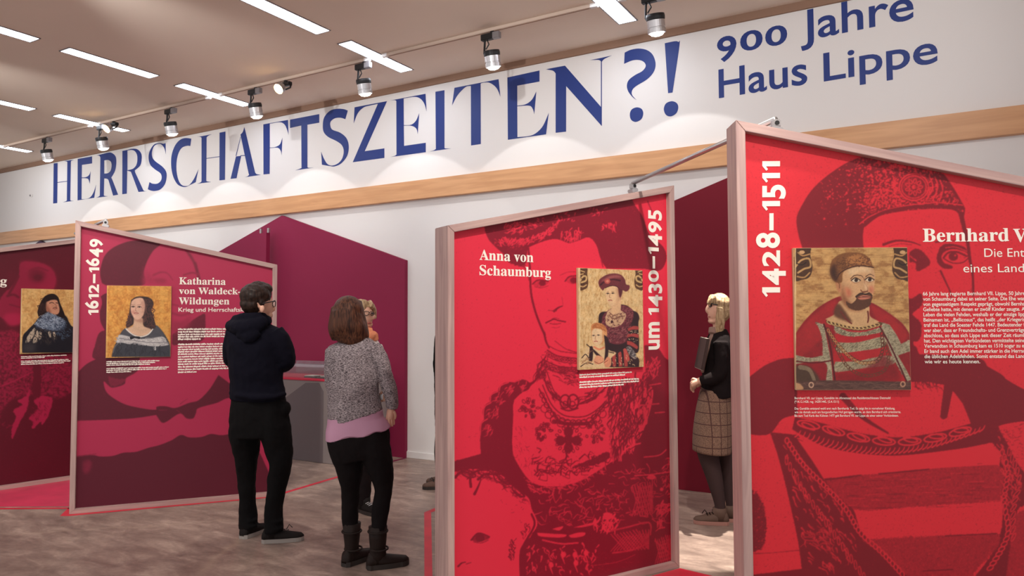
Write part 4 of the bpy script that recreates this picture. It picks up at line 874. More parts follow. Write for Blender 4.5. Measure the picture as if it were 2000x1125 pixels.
c.poly("300,500 ~330,440 ~400,430 ~440,450 ~470,480 ~440,550 ~370,580 ~310,560", (206, 164, 128), soft=1, grain=.4); c.dabs("300,500 ~400,440 ~460,480 ~400,570 ~310,555", 90, 9, 5, (112, 62, 58), seed=63, curve=.8); c.line("335,460 ~370,485 ~410,470|330,480 ~365,510 ~425,490", 6, (120, 70, 50)); c.ell(355, 535, 10, 12, (60, 24, 30))
c.poly("330,400 ~350,420 ~345,455 ~370,475 ~420,450 430,390 ~420,340 345,360", (222, 178, 134), soft=.6)
c.poly("300,290 ~330,255 ~380,245 ~420,265 ~425,320 ~405,370 ~370,400 ~340,402 ~318,370 ~305,330", SKN, soft=.5); c.poly("385,260 ~425,270 ~425,330 ~400,380 ~380,395 ~400,340", (206, 156, 116), soft=2)
for x, y in ((322, 306), (362, 304)): c.line("%d,%d ~%d,%d %d,%d" % (x-14, y, x, y-6, x+14, y), 4, (80, 46, 36)); c.ell(x, y, 6, 5, (60, 40, 36))
c.line("315,292 ~328,288|350,288 ~372,290", 3, (150, 100, 70)); c.line("338,310 ~335,335 ~342,340", 4, (176, 118, 88)); c.line("328,362 ~340,358 ~355,362", 6, (170, 70, 64)); c.line("420,330 ~428,350", 10, (206, 150, 112))
c.poly("250,245 ~245,210 ~265,180 ~320,150 ~380,142 ~430,155 ~460,190 ~470,230 ~498,240 ~495,270 ~470,290 ~440,280 ~425,320 ~400,255 ~350,242 ~300,260 ~280,280", (112, 46, 52), soft=.4)
c.line("262,235 ~300,205 ~360,190 ~420,200", 14, (70, 24, 34)); c.poly("270,200 ~330,165 ~400,155 ~430,175 ~360,180 ~290,205", (158, 84, 84), soft=1.5); c.ell(318, 205, 24, 22, (190, 84, 76)); c.ell(318, 205, 12, 12, (222, 130, 110)); c.line("300,260 ~350,242 ~400,252 ~430,300", 6, (66, 24, 30)); c.poly("405,262 ~440,280 ~430,330 ~415,330", (92, 38, 44), soft=.8)
for i, s_ in enumerate(("485,590 ~530,570 ~570,575 570,600 ~520,600 485,612", "480,640 ~530,630 ~570,640 570,668 ~520,655 480,665", "478,690 ~520,700 ~565,735 560,760 ~510,730 478,720")): c.poly(s_, RD, soft=.4)
c.dabs("490,610 570,605 570,636 490,634", 14, 6, 4, (214, 190, 150), seed=64); c.dabs("490,670 565,672 565,705 490,690", 14, 6, 4, (214, 190, 150), seed=65)
for x in (355, 405, 450): c.poly("%d,790 ~%d,785 %d,900 %d,900" % (x, x+26, x+34, x+6), RD, soft=.4)
c.poly("445,760 ~470,755 ~500,840 480,860 ~460,830", (196, 82, 74), soft=.4); c.poly("470,745 ~500,735 ~545,790 ~555,830 ~530,835 ~490,790", (150, 140, 138), soft=.6); c.dabs("470,745 ~500,735 ~545,790 ~555,830 ~490,790", 30, 14, 5, (40, 30, 34), seed=66); c.dabs("340,800 560,800 560,900 340,900", 30, 14, 5, (214, 180, 140), ang=1.2, seed=67)
c.poly("185,600 ~190,560 ~230,542 ~280,555 ~310,590 ~315,640 ~295,690 ~260,720 ~220,725 ~195,690", (212, 140, 84), soft=.5); c.poly("192,610 ~215,590 ~270,600 ~290,640 ~275,700 ~240,728 ~210,715 ~192,670", (236, 200, 156), soft=.6); c.poly("275,610 ~312,620 ~300,680 ~280,690", (222, 160, 106), soft=1)
for x, y in ((205, 648), (245, 645)): c.line("%d,%d ~%d,%d %d,%d" % (x-13, y, x, y-5, x+13, y), 4, (96, 60, 46)); c.ell(x, y, 5, 5, (70, 56, 56))
c.line("222,650 ~218,675 ~226,678", 4, (190, 130, 96)); c.line("212,696 ~224,692 ~238,696", 6, (184, 80, 70)); c.dabs("190,600 ~230,550 ~300,580 ~312,640 ~280,600 ~215,585", 70, 18, 4, (176, 100, 56), ang=.4, seed=68)
c.poly("105,905 ~110,830 ~160,750 ~210,725 ~280,735 ~340,770 ~390,790 ~350,830 ~320,905", (228, 194, 146), soft=.6); c.poly("175,735 ~200,745 ~195,850 165,850", DK, soft=.5); c.poly("190,745 ~240,790 ~270,820 ~250,830 ~205,780", DK, soft=.5); c.poly("290,640 ~330,690 ~315,860 290,860 ~300,760", DK, soft=.5); c.line("210,740 ~250,760 ~290,745", 16, (224, 140, 100)); c.line("110,830 ~140,800 ~165,830|150,720 ~180,745", 7, DK)
c.poly("205,850 ~230,810 ~275,820 ~290,850 ~250,880 ~215,875", (230, 160, 120), soft=.6); c.poly("290,860 ~320,820 ~350,850 ~340,900 ~300,900", (226, 150, 112), soft=.6); c.line("215,860 ~250,875 ~285,860|290,870 ~320,850", 5, (150, 70, 54)); c.line("100,900 ~150,870 ~200,880|330,780 ~370,790", 7, DK); c.dabs("110,830 200,760 200,880 120,900", 20, 26, 5, (170, 120, 80), ang=-.7, seed=69); c.line("94,100 94,905", 6, (236, 206, 160))
painting('portrait board of a woman in plum hat with a fair-haired child', P3.pl, (1129, 523), (1257.5, 716.5), -REC, c, 0.02)

# ---- the crimson panel behind the man
P2 = Panel((-6.115, 3.371), 51.96, 1.585, 2.385, 2.056, 'crimson framed display beside the man, with a huge duotone woman wearing a bow')
c = Canvas(130, 425, 550, 1015, 1.0, 1.0); K5, K6 = (140, 440, .26658), (140, 700, .26658)
c.crop = K5
c.poly("222,425 ~208,370 ~212,310 ~240,225 ~300,165 ~400,122 ~500,108 ~600,115 ~650,140 ~600,185 ~555,260 ~530,340 ~522,440 250,440", .08, soft=.6)
c.poly("820,165 ~870,205 ~915,290 ~945,400 ~952,430 ~930,400 ~895,290 ~850,215", .3, soft=1.5); c.line("905,280 ~935,400 ~950,470", 22, .3, 8, soft=4)
c.line("600,365 ~650,345 ~700,352 ~740,400", 18, .55, 8, soft=3); c.line("820,365 ~880,348 ~930,358", 14, .5, soft=3); c.poly("540,300 ~600,380 ~700,400 730,440 520,440", .72, soft=5); c.ell(650, 405, 44, 16, .6, soft=2); c.poly("735,420 ~760,470 ~770,560 ~740,560", .75, soft=4); c.line("740,645 ~800,660 ~880,640", 20, .6, soft=4); c.line("740,580 ~780,590", 14, .6, soft=3)
c.poly("212,520 ~245,500 265,495 265,800 ~215,720 ~205,640 ~222,570", .1, soft=.8, grain=.3); c.poly("265,760 ~200,790 ~170,880 ~150,960 ~190,985 265,970", .12, soft=1, grain=.3)
c.poly("980,640 ~920,672 ~850,720 735,800 735,880 ~850,870 ~960,845 ~980,760", .18, soft=2, grain=.2); c.poly("735,690 ~800,700 ~880,660 ~850,740 735,800", .62, soft=4)
c.crop = K6
c.poly("40,105 ~110,40 ~190,0 250,-20 500,-20 ~495,70 ~460,110 ~400,145 ~385,190 ~300,215 ~265,195 ~235,170 ~255,245 ~330,305 ~420,345 ~560,372 620,375 ~625,352 ~690,350 ~760,362 ~860,325 ~930,305 ~1010,225 1075,120 1175,195 ~1300,300 1420,330 1420,360 ~1180,290 ~1060,328 ~930,365 ~912,400 ~890,440 ~840,440 ~790,405 ~680,472 ~645,445 620,415 ~450,440 ~220,452 20,458", .08, soft=.5)
c.line("795,335 ~820,315 ~850,295|640,380 ~700,378|770,380 ~800,400", 6, .35, 3); c.poly("620,415 ~700,400 ~760,380 ~700,440 ~660,470", .02, soft=1); c.poly("265,130 ~330,150 ~395,150 ~370,185 ~290,205", .3, soft=2, grain=.5)
c.poly("20,722 ~150,708 ~210,718 ~300,714 ~380,690 ~470,684 ~560,655 ~640,635 ~730,600 ~800,560 ~860,578 ~950,575 ~1020,553 ~1100,562 1190,545 ~1280,590 ~1370,680 ~1420,780 1445,835 ~1480,930 1500,1100 0,1100", .05, soft=.5)
c.poly("85,760 ~110,745 ~145,755 ~140,810 ~100,850 ~80,800", .35, soft=3); c.ell(655, 565, 8, 3, .5); c.line("40,715 ~180,700", 5, .3)
grain(c, .10, 1.4, 1.2); c.A[..., 0] = blur(c.A[..., 0], .5)
c.ink = duo((94, 20, 40), (176, 42, 78)); P2.print(c, .0036)
L = P2.pl
text_obj('title_lettering', L, WP, [px_text((serif(s_), .006), L, WP, xl, yb, xr, (serif('H'), .006), yc) for s_, xl, yb, xr, yc in (('Katharina', 349.8, 555.2, 440.7, 541.6), ('von Waldeck-', 349.3, 574, 470, 561.2), ('Wildungen', 349, 594.2, 448, 580.8))], M['white_ink'], P2.t)
text_obj('subtitle_lettering', L, WP, [px_text(('Krieg und Herrschaftskr', .012), L, WP, 348.5, 608.7, 481, ('H', .012), 600.6)], M['white_ink'], P2.t)
rows = [(347.4, 440+(y+5)*.26658, 140+xr*.26658) for y, xr in ((762, 1230), (781, 1270), (800, 1215), (817, 1260), (835, 945), (873, 1250), (892, 1230), (910, 1270), (927, 1240), (945, 1262), (964, 1225), (982, 1270), (1000, 1245), (1018, 1260), (1038, 1230), (1057, 1265), (1077, 915))]
text_obj('body_lettering', L, WP, greek(L, WP, rows, .0125, 6), M['white_ink'], P2.t)
text_obj('caption_lettering', L, WP, greek(L, WP, [(207.7, 707.5, 312), (207.7, 711, 303), (207.7, 714.3, 294), (207.7, 720.7, 330), (207.7, 724.2, 325), (207.7, 728, 256)], .0085, 7), M['white_ink'], P2.t)
date_text('date_lettering', L, WP, '1612–1649', 192.3, 615.5, 195, 467, 172.3, M['white_ink'], P2.t)

c = Canvas(204, 552, 340, 702, 2.4, (222, 152, 68)); c.crop = (190, 530, .1867)
n = c.noise(10, 8)*.5+c.noise(2.5)*.5; c.put(np.clip((n-.48)*5, 0, 1), (236, 172, 84), .8); c.put(np.clip((.45-n)*5, 0, 1), (196, 118, 48), .6)
c.poly("150,895 ~165,820 ~200,740 ~230,670 ~280,610 ~320,590 ~560,580 ~620,570 ~690,640 ~745,730 765,790 765,895", (58, 58, 66), soft=.6); c.poly("240,660 ~290,605 ~420,680 ~560,620 ~620,565 ~700,660 ~690,690 ~560,700 ~430,690", (78, 76, 84), soft=.8)
c.poly("355,300 ~400,270 ~460,262 ~530,270 ~575,300 ~588,350 ~565,400 ~580,450 ~600,520 ~610,580 ~560,610 ~500,590 ~470,540 ~440,500 ~400,520 ~370,560 ~310,590 ~305,550 ~325,500 ~335,430 ~345,350", (48, 28, 28), soft=.5)
c.dabs("480,300 ~570,320 ~590,520 ~600,590 ~510,580", 90, 40, 8, (84, 48, 44), ang=1.5, seed=71, curve=.9); c.dabs("330,450 ~360,480 ~360,560 ~310,580", 40, 26, 8, (90, 52, 46), ang=1.3, seed=72, curve=.9)
c.poly("385,480 ~470,490 ~485,570 ~570,610 ~530,660 ~450,682 ~370,660 ~300,605 ~370,570", (224, 182, 150), soft=.8); c.poly("385,495 ~480,500 ~480,530 ~400,520", (176, 122, 102), soft=3)
c.poly("348,360 ~362,310 ~410,280 ~470,280 ~495,330 ~495,400 ~475,470 ~430,502 ~390,495 ~362,450 ~350,410", (230, 182, 156), soft=.6); c.poly("460,290 ~496,340 ~490,420 ~450,495 ~470,420", (194, 138, 118), soft=3); c.ell(375, 425, 20, 16, (222, 142, 126), soft=2.5)
for x, y in ((375, 372), (440, 374)): c.line("%d,%d ~%d,%d %d,%d" % (x-20, y, x, y-8, x+20, y), 7, (86, 54, 48)); c.ell(x, y+1, 8, 6, (60, 44, 46)); c.line("%d,%d ~%d,%d" % (x-20, y-22, x+18, y-26), 4, (160, 110, 92))
c.line("405,380 ~400,410 ~412,416", 6, (176, 118, 100)); c.line("385,438 ~405,434 ~430,438", 8, (170, 76, 74)); c.line("392,450 ~420,450", 4, (196, 130, 116))
c.poly("215,690 ~235,662 ~330,680 ~430,705 ~560,700 ~690,685 ~735,750 ~740,770 ~640,785 ~540,780 ~450,765 ~390,750 ~330,760 ~260,745 ~200,745", (206, 200, 198), soft=.7); c.dabs("215,690 ~430,705 ~690,690 ~740,770 ~540,775 ~210,742", 90, 36, 6, (160, 154, 156), ang=.1, seed=73); c.line("230,700 ~400,725 ~560,745 ~730,740", 6, (120, 116, 122)); c.line("300,600 ~370,660 ~450,684 ~530,660 ~580,605", 12, (226, 216, 208))
c.poly("340,685 ~385,680 ~445,685 ~440,708 ~400,695 ~350,712", (26, 24, 30)); c.ell(602, 805, 15, 22, (222, 218, 214), soft=.8); c.dabs("200,780 740,800 740,880 180,880", 60, 60, 10, (40, 40, 48), ang=1.4, seed=74, op=.6); c.line("165,850 ~185,790 ~215,755", 8, (110, 104, 104)); c.line("104,150 100,893", 8, (246, 196, 110))
painting('portrait board of a dark-haired woman in black dress and white collar on gold', P2.pl, (209, 557.5), (332.8, 696.7), -REC, c, 0.02)

# ---- the dark panel at the left edge
P1 = Panel((-7.732, 2.65), 78.08, 1.6, 2.066, 2.40, 'dark crimson framed display cut by the left photo edge, with a dim duotone face')
c = Canvas(-260, 455, 190, 1010, 1.0, 0.06); c.crop = (0, 470, .24)
c.poly("-20,520 ~30,430 ~90,380 ~150,280 ~165,185 ~230,170 ~340,185 ~420,230 ~455,310 440,395 175,395 175,660 ~110,685 ~30,640 ~-20,600", .5, soft=2, grain=.3); c.poly("160,175 ~260,170 ~400,215 ~450,290 ~440,380 ~330,390 ~240,260", .58, soft=3)
c.poly("235,240 ~300,225 ~370,260 ~350,330 ~300,345 ~240,310", .2, soft=4); c.ell(308, 300, 36, 26, .06, soft=1.5); c.line("240,245 ~310,220 ~390,245", 12, .3, soft=2); c.line("150,290 ~110,370 ~75,430", 22, .14, soft=2); c.poly("60,250 ~130,250 ~110,330 ~60,330", .1, soft=3); c.line("60,450 ~110,440 ~150,460", 20, .15, soft=2); c.line("80,520 ~170,545", 12, .25, soft=2); c.poly("25,625 ~60,595 ~165,600 165,680 ~80,690", .85, soft=2.5)
lace = c.cover([c.pts("-900,760 ~0,740 ~80,720 175,760 175,930 590,930 590,1230 ~480,1280 ~400,1260 ~330,1260 ~260,1250 ~100,1290 ~-100,1420 -900,1500")])
nn = np.abs(c.noise(3.6, 4.2)-.5)*2; n3 = np.abs(c.noise(2.4, 3)-.5)*2; c.put(blur(lace, 2)*np.clip((nn*.7+n3*.3)*3-.35, 0, 1), .72, .75); c.line("20,1180 ~140,1130 ~300,1050", 14, .75, 6)
c.poly("265,930 ~330,1000 ~330,1270 ~280,1290 ~260,1200 ~270,1100", .1, soft=2, grain=.6)
c.crop = (0, 680, .24)
c.poly("250,320 ~210,390 ~140,430 ~185,460 ~110,505 ~130,560 ~100,640 ~95,740 ~130,680 ~160,600 ~215,510 ~235,410", .85, soft=1, grain=.8); c.poly("345,385 ~425,410 ~400,530 ~345,625 ~330,600 ~262,660 ~270,600 ~235,570 ~310,490 ~275,430", .85, soft=1, grain=.8)
c.dabs("250,480 400,420 390,560 250,620", 40, 20, 8, .3, ang=1, seed=81); c.dabs("-400,560 100,480 100,640 -400,700", 60, 24, 7, .4, seed=82)
c.A[..., 0] = blur(c.A[..., 0], .6); c.ink = duo((84, 10, 28), (176, 28, 70)); P1.print(c, .004)
L = P1.pl
k = (serif('ig'), .006); u1, v1 = L.hit(13.2, 556.5, WP); _, vc = L.hit(13, 541, WP); cap_ = (vc-v1)*1.0; w_ = np.ptp(TXT[k][0][:, 0])*cap_/cap_h((serif('H'), .006))
text_obj('title_lettering', L, WP, [lay(k, u1-w_*1.05, v1, u1, v1, (serif('H'), .006), cap_)], M['white_ink'], P1.t)
text_obj('caption_lettering', L, WP, greek(L, WP, [(40.9, 697.5, 131), (40.9, 700.5, 87), (40.9, 706.4, 134), (40.9, 709.3, 138), (40.9, 712.6, 125)], .0085, 9), M['white_ink'], P1.t)
c = Canvas(36, 556, 172, 696, 2.4, (222, 172, 106)); c.crop = (0, 530, .17773)
n = c.noise(10, 8)*.5+c.noise(2.5)*.5; c.put(np.clip((n-.48)*5, 0, 1), (234, 190, 124), .8); c.put(np.clip((.45-n)*5, 0, 1), (196, 140, 80), .6)
c.poly("245,895 ~250,720 ~300,650 ~380,570 ~460,490 ~700,480 ~760,560 ~800,610 960,700 960,895", (30, 30, 38), soft=.6)
c.poly("410,450 ~430,380 ~470,300 ~520,258 ~590,248 ~640,285 ~660,350 ~690,420 ~720,510 ~700,560 ~620,520 ~520,460 ~470,490 ~430,505", (34, 22, 22), soft=.5); c.dabs("410,450 ~470,300 ~520,330 ~500,440 ~430,500", 40, 30, 9, (62, 40, 36), ang=1.8, seed=83, curve=.9)
c.poly("510,340 ~560,315 ~620,315 ~640,350 ~655,420 ~640,465 ~600,475 ~545,455 ~510,430", (206, 146, 116), soft=.6); c.poly("510,345 ~535,400 ~560,455 ~515,435", (160, 98, 76), soft=2); c.line("545,350 ~570,342 ~590,350|615,345 ~635,350", 8, (60, 36, 32)); c.line("600,355 ~622,385 ~605,395", 7, (160, 96, 76)); c.line("580,408 ~605,412 ~628,406", 7, (140, 60, 56)); c.line("585,400 ~605,396 ~625,400", 5, (70, 40, 36)); c.ell(555, 390, 16, 14, (214, 140, 114), soft=2)
c.poly("375,580 ~450,510 ~520,450 ~600,480 ~690,520 ~720,580 ~640,650 ~520,640 ~420,610", (118, 132, 152), soft=.8); c.dabs("375,580 ~450,510 ~520,450 ~690,520 ~720,600 ~640,690 ~420,620", 170, 40, 6, (66, 76, 96), ang=.15, seed=84, curve=.5); c.dabs("375,580 ~520,460 ~690,530 ~700,600 ~520,640", 110, 34, 5, (170, 182, 198), ang=.15, seed=85, curve=.5); c.dabs("600,600 ~740,560 ~780,680 ~700,760 ~620,690", 60, 30, 7, (70, 84, 104), ang=.6, seed=86)
for s_ in ("275,790 ~310,700 ~370,630 ~390,610 ~380,680 ~330,770", "350,790 ~385,700 ~410,640 ~425,700 ~400,780", "425,760 ~430,660 ~460,680 ~450,740", "520,680 ~545,650 ~560,690 ~555,740", "580,660 ~610,680 ~600,760"): c.poly(s_, (190, 172, 150), soft=1.5, grain=.4)
c.dabs("260,800 ~400,640 ~600,680 ~580,800", 70, 40, 8, (60, 54, 54), ang=1.2, seed=87); c.poly("250,790 400,800 380,890 250,890", (62, 58, 62), soft=4); c.line("238,190 232,890", 10, (244, 206, 140))
painting('portrait board of a long-haired man in lace collar on the leftmost display', P1.pl, (42.3, 563.4), (141, 688.5), -REC, c, 0.02, 0.485)

# ------------------------------------------------------------------ rods, clamps, plinth, floor graphics
def clamp_on(panel, px, py, label, zoff=0.0):
    u, _ = panel.pl.hit(px, py, 0); z = panel.top(u); p = panel.pl.w(u, z, -FD/2)+np.array([0, 0, .002]); sd = panel.pl.d+np.array([0, 0, 1.0])*(panel.hr-panel.hl)/panel.wd; sd /= np.linalg.norm(sd)
    t = thing('rod_clamp', label, 'clamp', p, 'clamps on top of the display panels')
    b = MB().box(p+np.array([0, 0, .0125]), (0.05, 0.05, 0.022), (sd, panel.pl.n, np.cross(sd, -panel.pl.n))).build('clamp_foot', M['silver'], t, bevel=0.004)
    MB().box(p+np.array([0, 0, .04]), (0.036, 0.036, 0.034), (panel.pl.d, panel.pl.n, (0, 0, 1))).build('clamp_head', M['silver'], t, bevel=0.005)
    MB().tube([p+np.array([0, 0, .04])+panel.pl.n*.012, p+np.array([0, 0, .04])+panel.pl.n*.021], 0.010, 12).build('screw_hole', M['black'], t)
    return p+np.array([0, 0, .06])
pa = clamp_on(P3, 1252, 372, 'silver rod clamp on the top edge of the centre red panel'); pb = clamp_on(P4, 1527, 251, 'silver rod clamp on the top edge of the largest red panel')
pc = clamp_on(P2, 204, 441, 'silver rod clamp on the top edge of the crimson panel with the bow'); 
rod = MB().tube([pa-np.array([0, 0, 0]), pb], 0.0125, 16).build('tie_rod', M['silver'], smooth=True); tag(rod, 'slanting silver tie rod linking the tops of the two bright red panels', 'rod')
u1_ = 1.50; pd = P1.pl.w(u1_, P1.top(u1_), -FD/2)+np.array([0, 0, .06])
rod = MB().tube([pd, pc], 0.0125, 16).build('tie_rod', M['silver'], smooth=True); tag(rod, 'silver tie rod end behind the top corner of the crimson panel', 'rod')

PP = Plane((0, 5.93, 0), (1, 0, 0)); pl_ = thing('display_plinth', 'wide grey plinth with red top and dark gable graphic, behind the man', 'plinth', (-6.1, 6.23, 0))
x0, x1 = -7.05, -5.46
MB().box(((x0+x1)/2, 6.23, 0.445), (x1-x0, 0.60, 0.886)).build('body', M['plinth'], pl_, bevel=0.003)
MB().box(((x0+x1)/2, 6.23, 0.898), (x1-x0+.01, 0.61, 0.018)).build('top', M['red_top'], pl_, bevel=0.002)
gp = [PP.hit(x, y, .0012) for x, y in ((553, 899), (630.5, 905), (632, 765), (623, 747.5), (597, 747.5), (553, 773))]
gp[0] = (gp[0][0]-.35, 0.003); gp[1] = (gp[1][0], 0.003); gp[5] = (gp[5][0]-.35, gp[5][1]-.24); V_, F_ = fill([[gp]]); mesh('gable_graphic', PP.w(V_[:, 0], V_[:, 1], .0012), F_, M['plinth_dark'], pl_)
gm, N_, L_, B_ = newmat('clear_glass'); tr = N_.new('ShaderNodeBsdfTransparent'); tr.inputs[0].default_value = (.93, .95, .95, 1); gl = N_.new('ShaderNodeBsdfGlossy'); gl.inputs['Roughness'].default_value = .02
mx = N_.new('ShaderNodeMixShader'); mx.inputs[0].default_value = .10; L_.new(tr.outputs[0], mx.inputs[1]); L_.new(gl.outputs[0], mx.inputs[2]); L_.new(mx.outputs[0], N_['Material Output'].inputs[0]); M['glass'] = gm
vt_ = thing('glass_case', 'low glass case on the red top of the grey plinth', 'glass case', (-6.1, 6.23, .907)); a0, a1, b0, b1, z0, z1 = -6.85, -5.52, 5.99, 6.47, .9075, 1.06
for nm, cc, sz in (('front_pane', ((a0+a1)/2, b0, (z0+z1)/2), (a1-a0, .006, z1-z0)), ('back_pane', ((a0+a1)/2, b1, (z0+z1)/2), (a1-a0, .006, z1-z0)), ('side_pane', (a0, (b0+b1)/2, (z0+z1)/2), (.006, b1-b0-.006, z1-z0)), ('side_pane', (a1, (b0+b1)/2, (z0+z1)/2), (.006, b1-b0-.006, z1-z0)), ('top_pane', ((a0+a1)/2, (b0+b1)/2, z1+.003), (a1-a0+.006, b1-b0+.006, .006))):
    MB().box(cc, sz).build(nm, M['glass'], vt_)
eb = MB(); 
for yy_ in (b0, b1): eb.box(((a0+a1)/2, yy_, z1+.0065), (a1-a0, .007, .004))
eb.box((a0, (b0+b1)/2, z1+.0065), (.007, b1-b0-.008, .004)); eb.box((a1, (b0+b1)/2, z1+.0065), (.007, b1-b0-.008, .004)); eb.build('edge_strip', M['grey_metal'], vt_)
M['leather'] = pmat('dark_brown_leather', (58, 38, 34), .5); M['paper'] = pmat('paper', (226, 218, 204), .7)
ex = thing('exhibit_book', 'small brown bound exhibit lying in the glass case, left one', 'exhibit', (-6.21, 6.12, .908)); MB().box((-6.21, 6.12, .9155), (.16, .13, .015)).build('cover', M['leather'], ex, bevel=.003); MB().box((-6.21, 6.12, .928), (.15, .12, .009)).build('page_block', M['paper'], ex, bevel=.002)
ex = thing('exhibit_tray', 'long black flat exhibit with a pale card in the glass case, right one', 'exhibit', (-5.9, 6.10, .908)); MB().box((-5.88, 6.10, .914), (.42, .12, .012)).build('tray', M['black'], ex, bevel=.003); MB().box((-6.0, 6.10, .928), (.11, .05, .015)).build('pale_card', M['paper'], ex, bevel=.003)

def floor_mark(txt, mat, label, z=0.0012):
    pts = [floor_pt(x, y)[:2] for x, y, _ in parse(txt)]; Vx, Fx = fill([[pts]]); n = len(Vx)
    V = [(v[0], v[1], z) for v in Vx]; o = mesh('floor_marking', V, Fx, mat); bm = bmesh.new(); bm.from_mesh(o.data); bmesh.ops.recalc_face_normals(bm, faces=bm.faces)
    if bm.faces and bm.faces[:][0].normal.z < 0: bmesh.ops.reverse_faces(bm, faces=bm.faces)
    bm.to_mesh(o.data); bm.free(); tag(o, label, 'floor marking', 'coloured floor markings')
floor_mark("-90,978 0,957 165,931 170,985 136,989.5 0,990 -90,991", M['pink_floor'], 'pink floor field between the two left display panels')
floor_mark("-90,993 0,992 137,991.5 137,994 0,995 -90,996", M['red_floor'], 'thin red floor line edging the pink floor field')
floor_mark("117,1008 138,988 135,1004.6 330,987.5 537,969 538,971.2 330,990.3 136,1008", M['red_floor'], 'thin red floor line along the foot of the crimson panel')
floor_mark("538,969 557,960.5 638,936.5 742,906.5 743,908.5 638,939.5 557,964 539,971", M['red_floor'], 'thin red floor line running from the man towards the plum wall panel')
floor_mark("742,906.5 793,893 794,895 743,908.7", M['violet_floor'], 'short violet floor line ending at the corner of the plum wall panel')
floor_mark("828.5,1001 849,992.5 851,998 842,1001 845,1145 829,1145", M['red_floor'], 'upright red floor stripe left of the centre red panel')
floor_mark("1140,1170 1240,1134 1328,1110 1395,1126 1480,1150 1480,1190 1140,1230", M['red_floor'], 'red floor field at the foot of the centre red panel')
fp = floor_pt(1372, 1068); spot_light('floor_spot', (fp[0]+.15, YT, ZT-.2), tuple(fp), 1300, 14, .25, .02, (1, .93, .82))

# ------------------------------------------------------------------ people
def cmat(name, rgb, rough=.8, bump=.25, bscale=60, var=.0, vscale=20): return pmat(name, rgb, rough, spec=.15, bump=bump, bscale=bscale, var=var, vscale=vscale)
def hair_mat(name, c1, c2):
    m, N, L, B = newmat(name); tc = N.new('ShaderNodeTexCoord'); mp = N.new('ShaderNodeMapping'); mp.inputs['Scale'].default_value = (110, 110, 5)
    n = N.new('ShaderNodeTexNoise'); n.inputs['Scale'].default_value = 1; n.inputs['Detail'].default_value = 4; n.inputs['Distortion'].default_value = .4
    r = N.new('ShaderNodeValToRGB'); r.color_ramp.elements[0].position = .35; r.color_ramp.elements[1].position = .65; r.color_ramp.elements[0].color = (*lin(c1), 1); r.color_ramp.elements[1].color = (*lin(c2), 1)
    b = N.new('ShaderNodeBump'); b.inputs['Strength'].default_value = .5; b.inputs['Distance'].default_value = .004
    L.new(tc.outputs['Object'], mp.inputs[0]); L.new(mp.outputs[0], n.inputs['Vector']); L.new(n.outputs['Fac'], r.inputs[0]); L.new(r.outputs[0], B.inputs['Base Color']); L.new(n.outputs['Fac'], b.inputs['Height']); L.new(b.outputs[0], B.inputs['Normal']); B.inputs['Specular IOR Level'].default_value = .25; B.inputs['Roughness'].default_value = .5
    return m
M['skin'] = pmat('skin', (226, 176, 152), .55, spec=.3); M['lip'] = pmat('lips', (178, 96, 88), .5)
M['hair_short'] = hair_mat('dark_brown_hair', (24, 14, 10), (50, 32, 24)); M['hair_long'] = hair_mat('chestnut_hair', (44, 24, 19), (104, 64, 45)); M['hair_blond'] = hair_mat('blond_hair', (140, 108, 78), (206, 178, 140))
M['hoodie'] = cmat('navy_hoodie', (13, 12, 24), .95, .35, 40); M['jeans'] = cmat('black_trousers', (13, 11, 12), .9, .3, 45); M['jeans2'] = cmat('black_brown_jeans', (20, 15, 16), .9, .3, 45)
M['pink'] = cmat('mauve_blouse', (190, 142, 166), .6, .2, 40); M['boot'] = cmat('dark_brown_leather_boot', (38, 28, 25), .5, .25, 50); M['sole'] = pmat('grey_rubber_sole', (150, 142, 136), .7); M['shoe'] = cmat('black_brown_shoe', (28, 23, 22), .7); M['sole_dark'] = pmat('dark_rubber_sole', (44, 36, 32), .7)
M['jacket'] = cmat('black_brown_jacket', (24, 16, 17), .9); M['tights'] = cmat('dark_tights', (62, 46, 46), .7, .1); M['sneaker'] = cmat('brown_sneaker', (96, 74, 64), .6); M['sole_pink'] = pmat('rosy_rubber_sole', (170, 120, 108), .7); M['scarf'] = cmat('orange_scarf', (232, 150, 112), .8, .6, 30); M['white_cloth'] = cmat('white_cloth', (226, 220, 216), .8); M['cardigan'] = cmat('taupe_cardigan', (136, 108, 98), .9); M['lens_dark'] = pmat('spectacle_lens', (70, 62, 66), .1, spec=.6)
def knit():
    m, N, L, B = newmat('grey_melange_knit'); tc = N.new('ShaderNodeTexCoord'); mp = N.new('ShaderNodeMapping'); mp.inputs['Scale'].default_value = (60, 60, 190)
    n = N.new('ShaderNodeTexNoise'); n.inputs['Scale'].default_value = 1.6; n.inputs['Detail'].default_value = 3; r = N.new('ShaderNodeValToRGB'); e = r.color_ramp.elements; e[0].position = .36; e[1].position = .66; e[0].color = (*lin((66, 58, 62)), 1); e[1].color = (*lin((186, 172, 174)), 1)
    b = N.new('ShaderNodeBump'); b.inputs['Strength'].default_value = .5; b.inputs['Distance'].default_value = .004
    L.new(tc.outputs['Object'], mp.inputs[0]); L.new(mp.outputs[0], n.inputs['Vector']); L.new(n.outputs['Fac'], r.inputs[0]); L.new(r.outputs[0], B.inputs['Base Color']); L.new(n.outputs['Fac'], b.inputs['Height']); L.new(b.outputs[0], B.inputs['Normal']); B.inputs['Roughness'].default_value = .95; B.inputs['Specular IOR Level'].default_value = .1; return m
M['knit'] = knit()
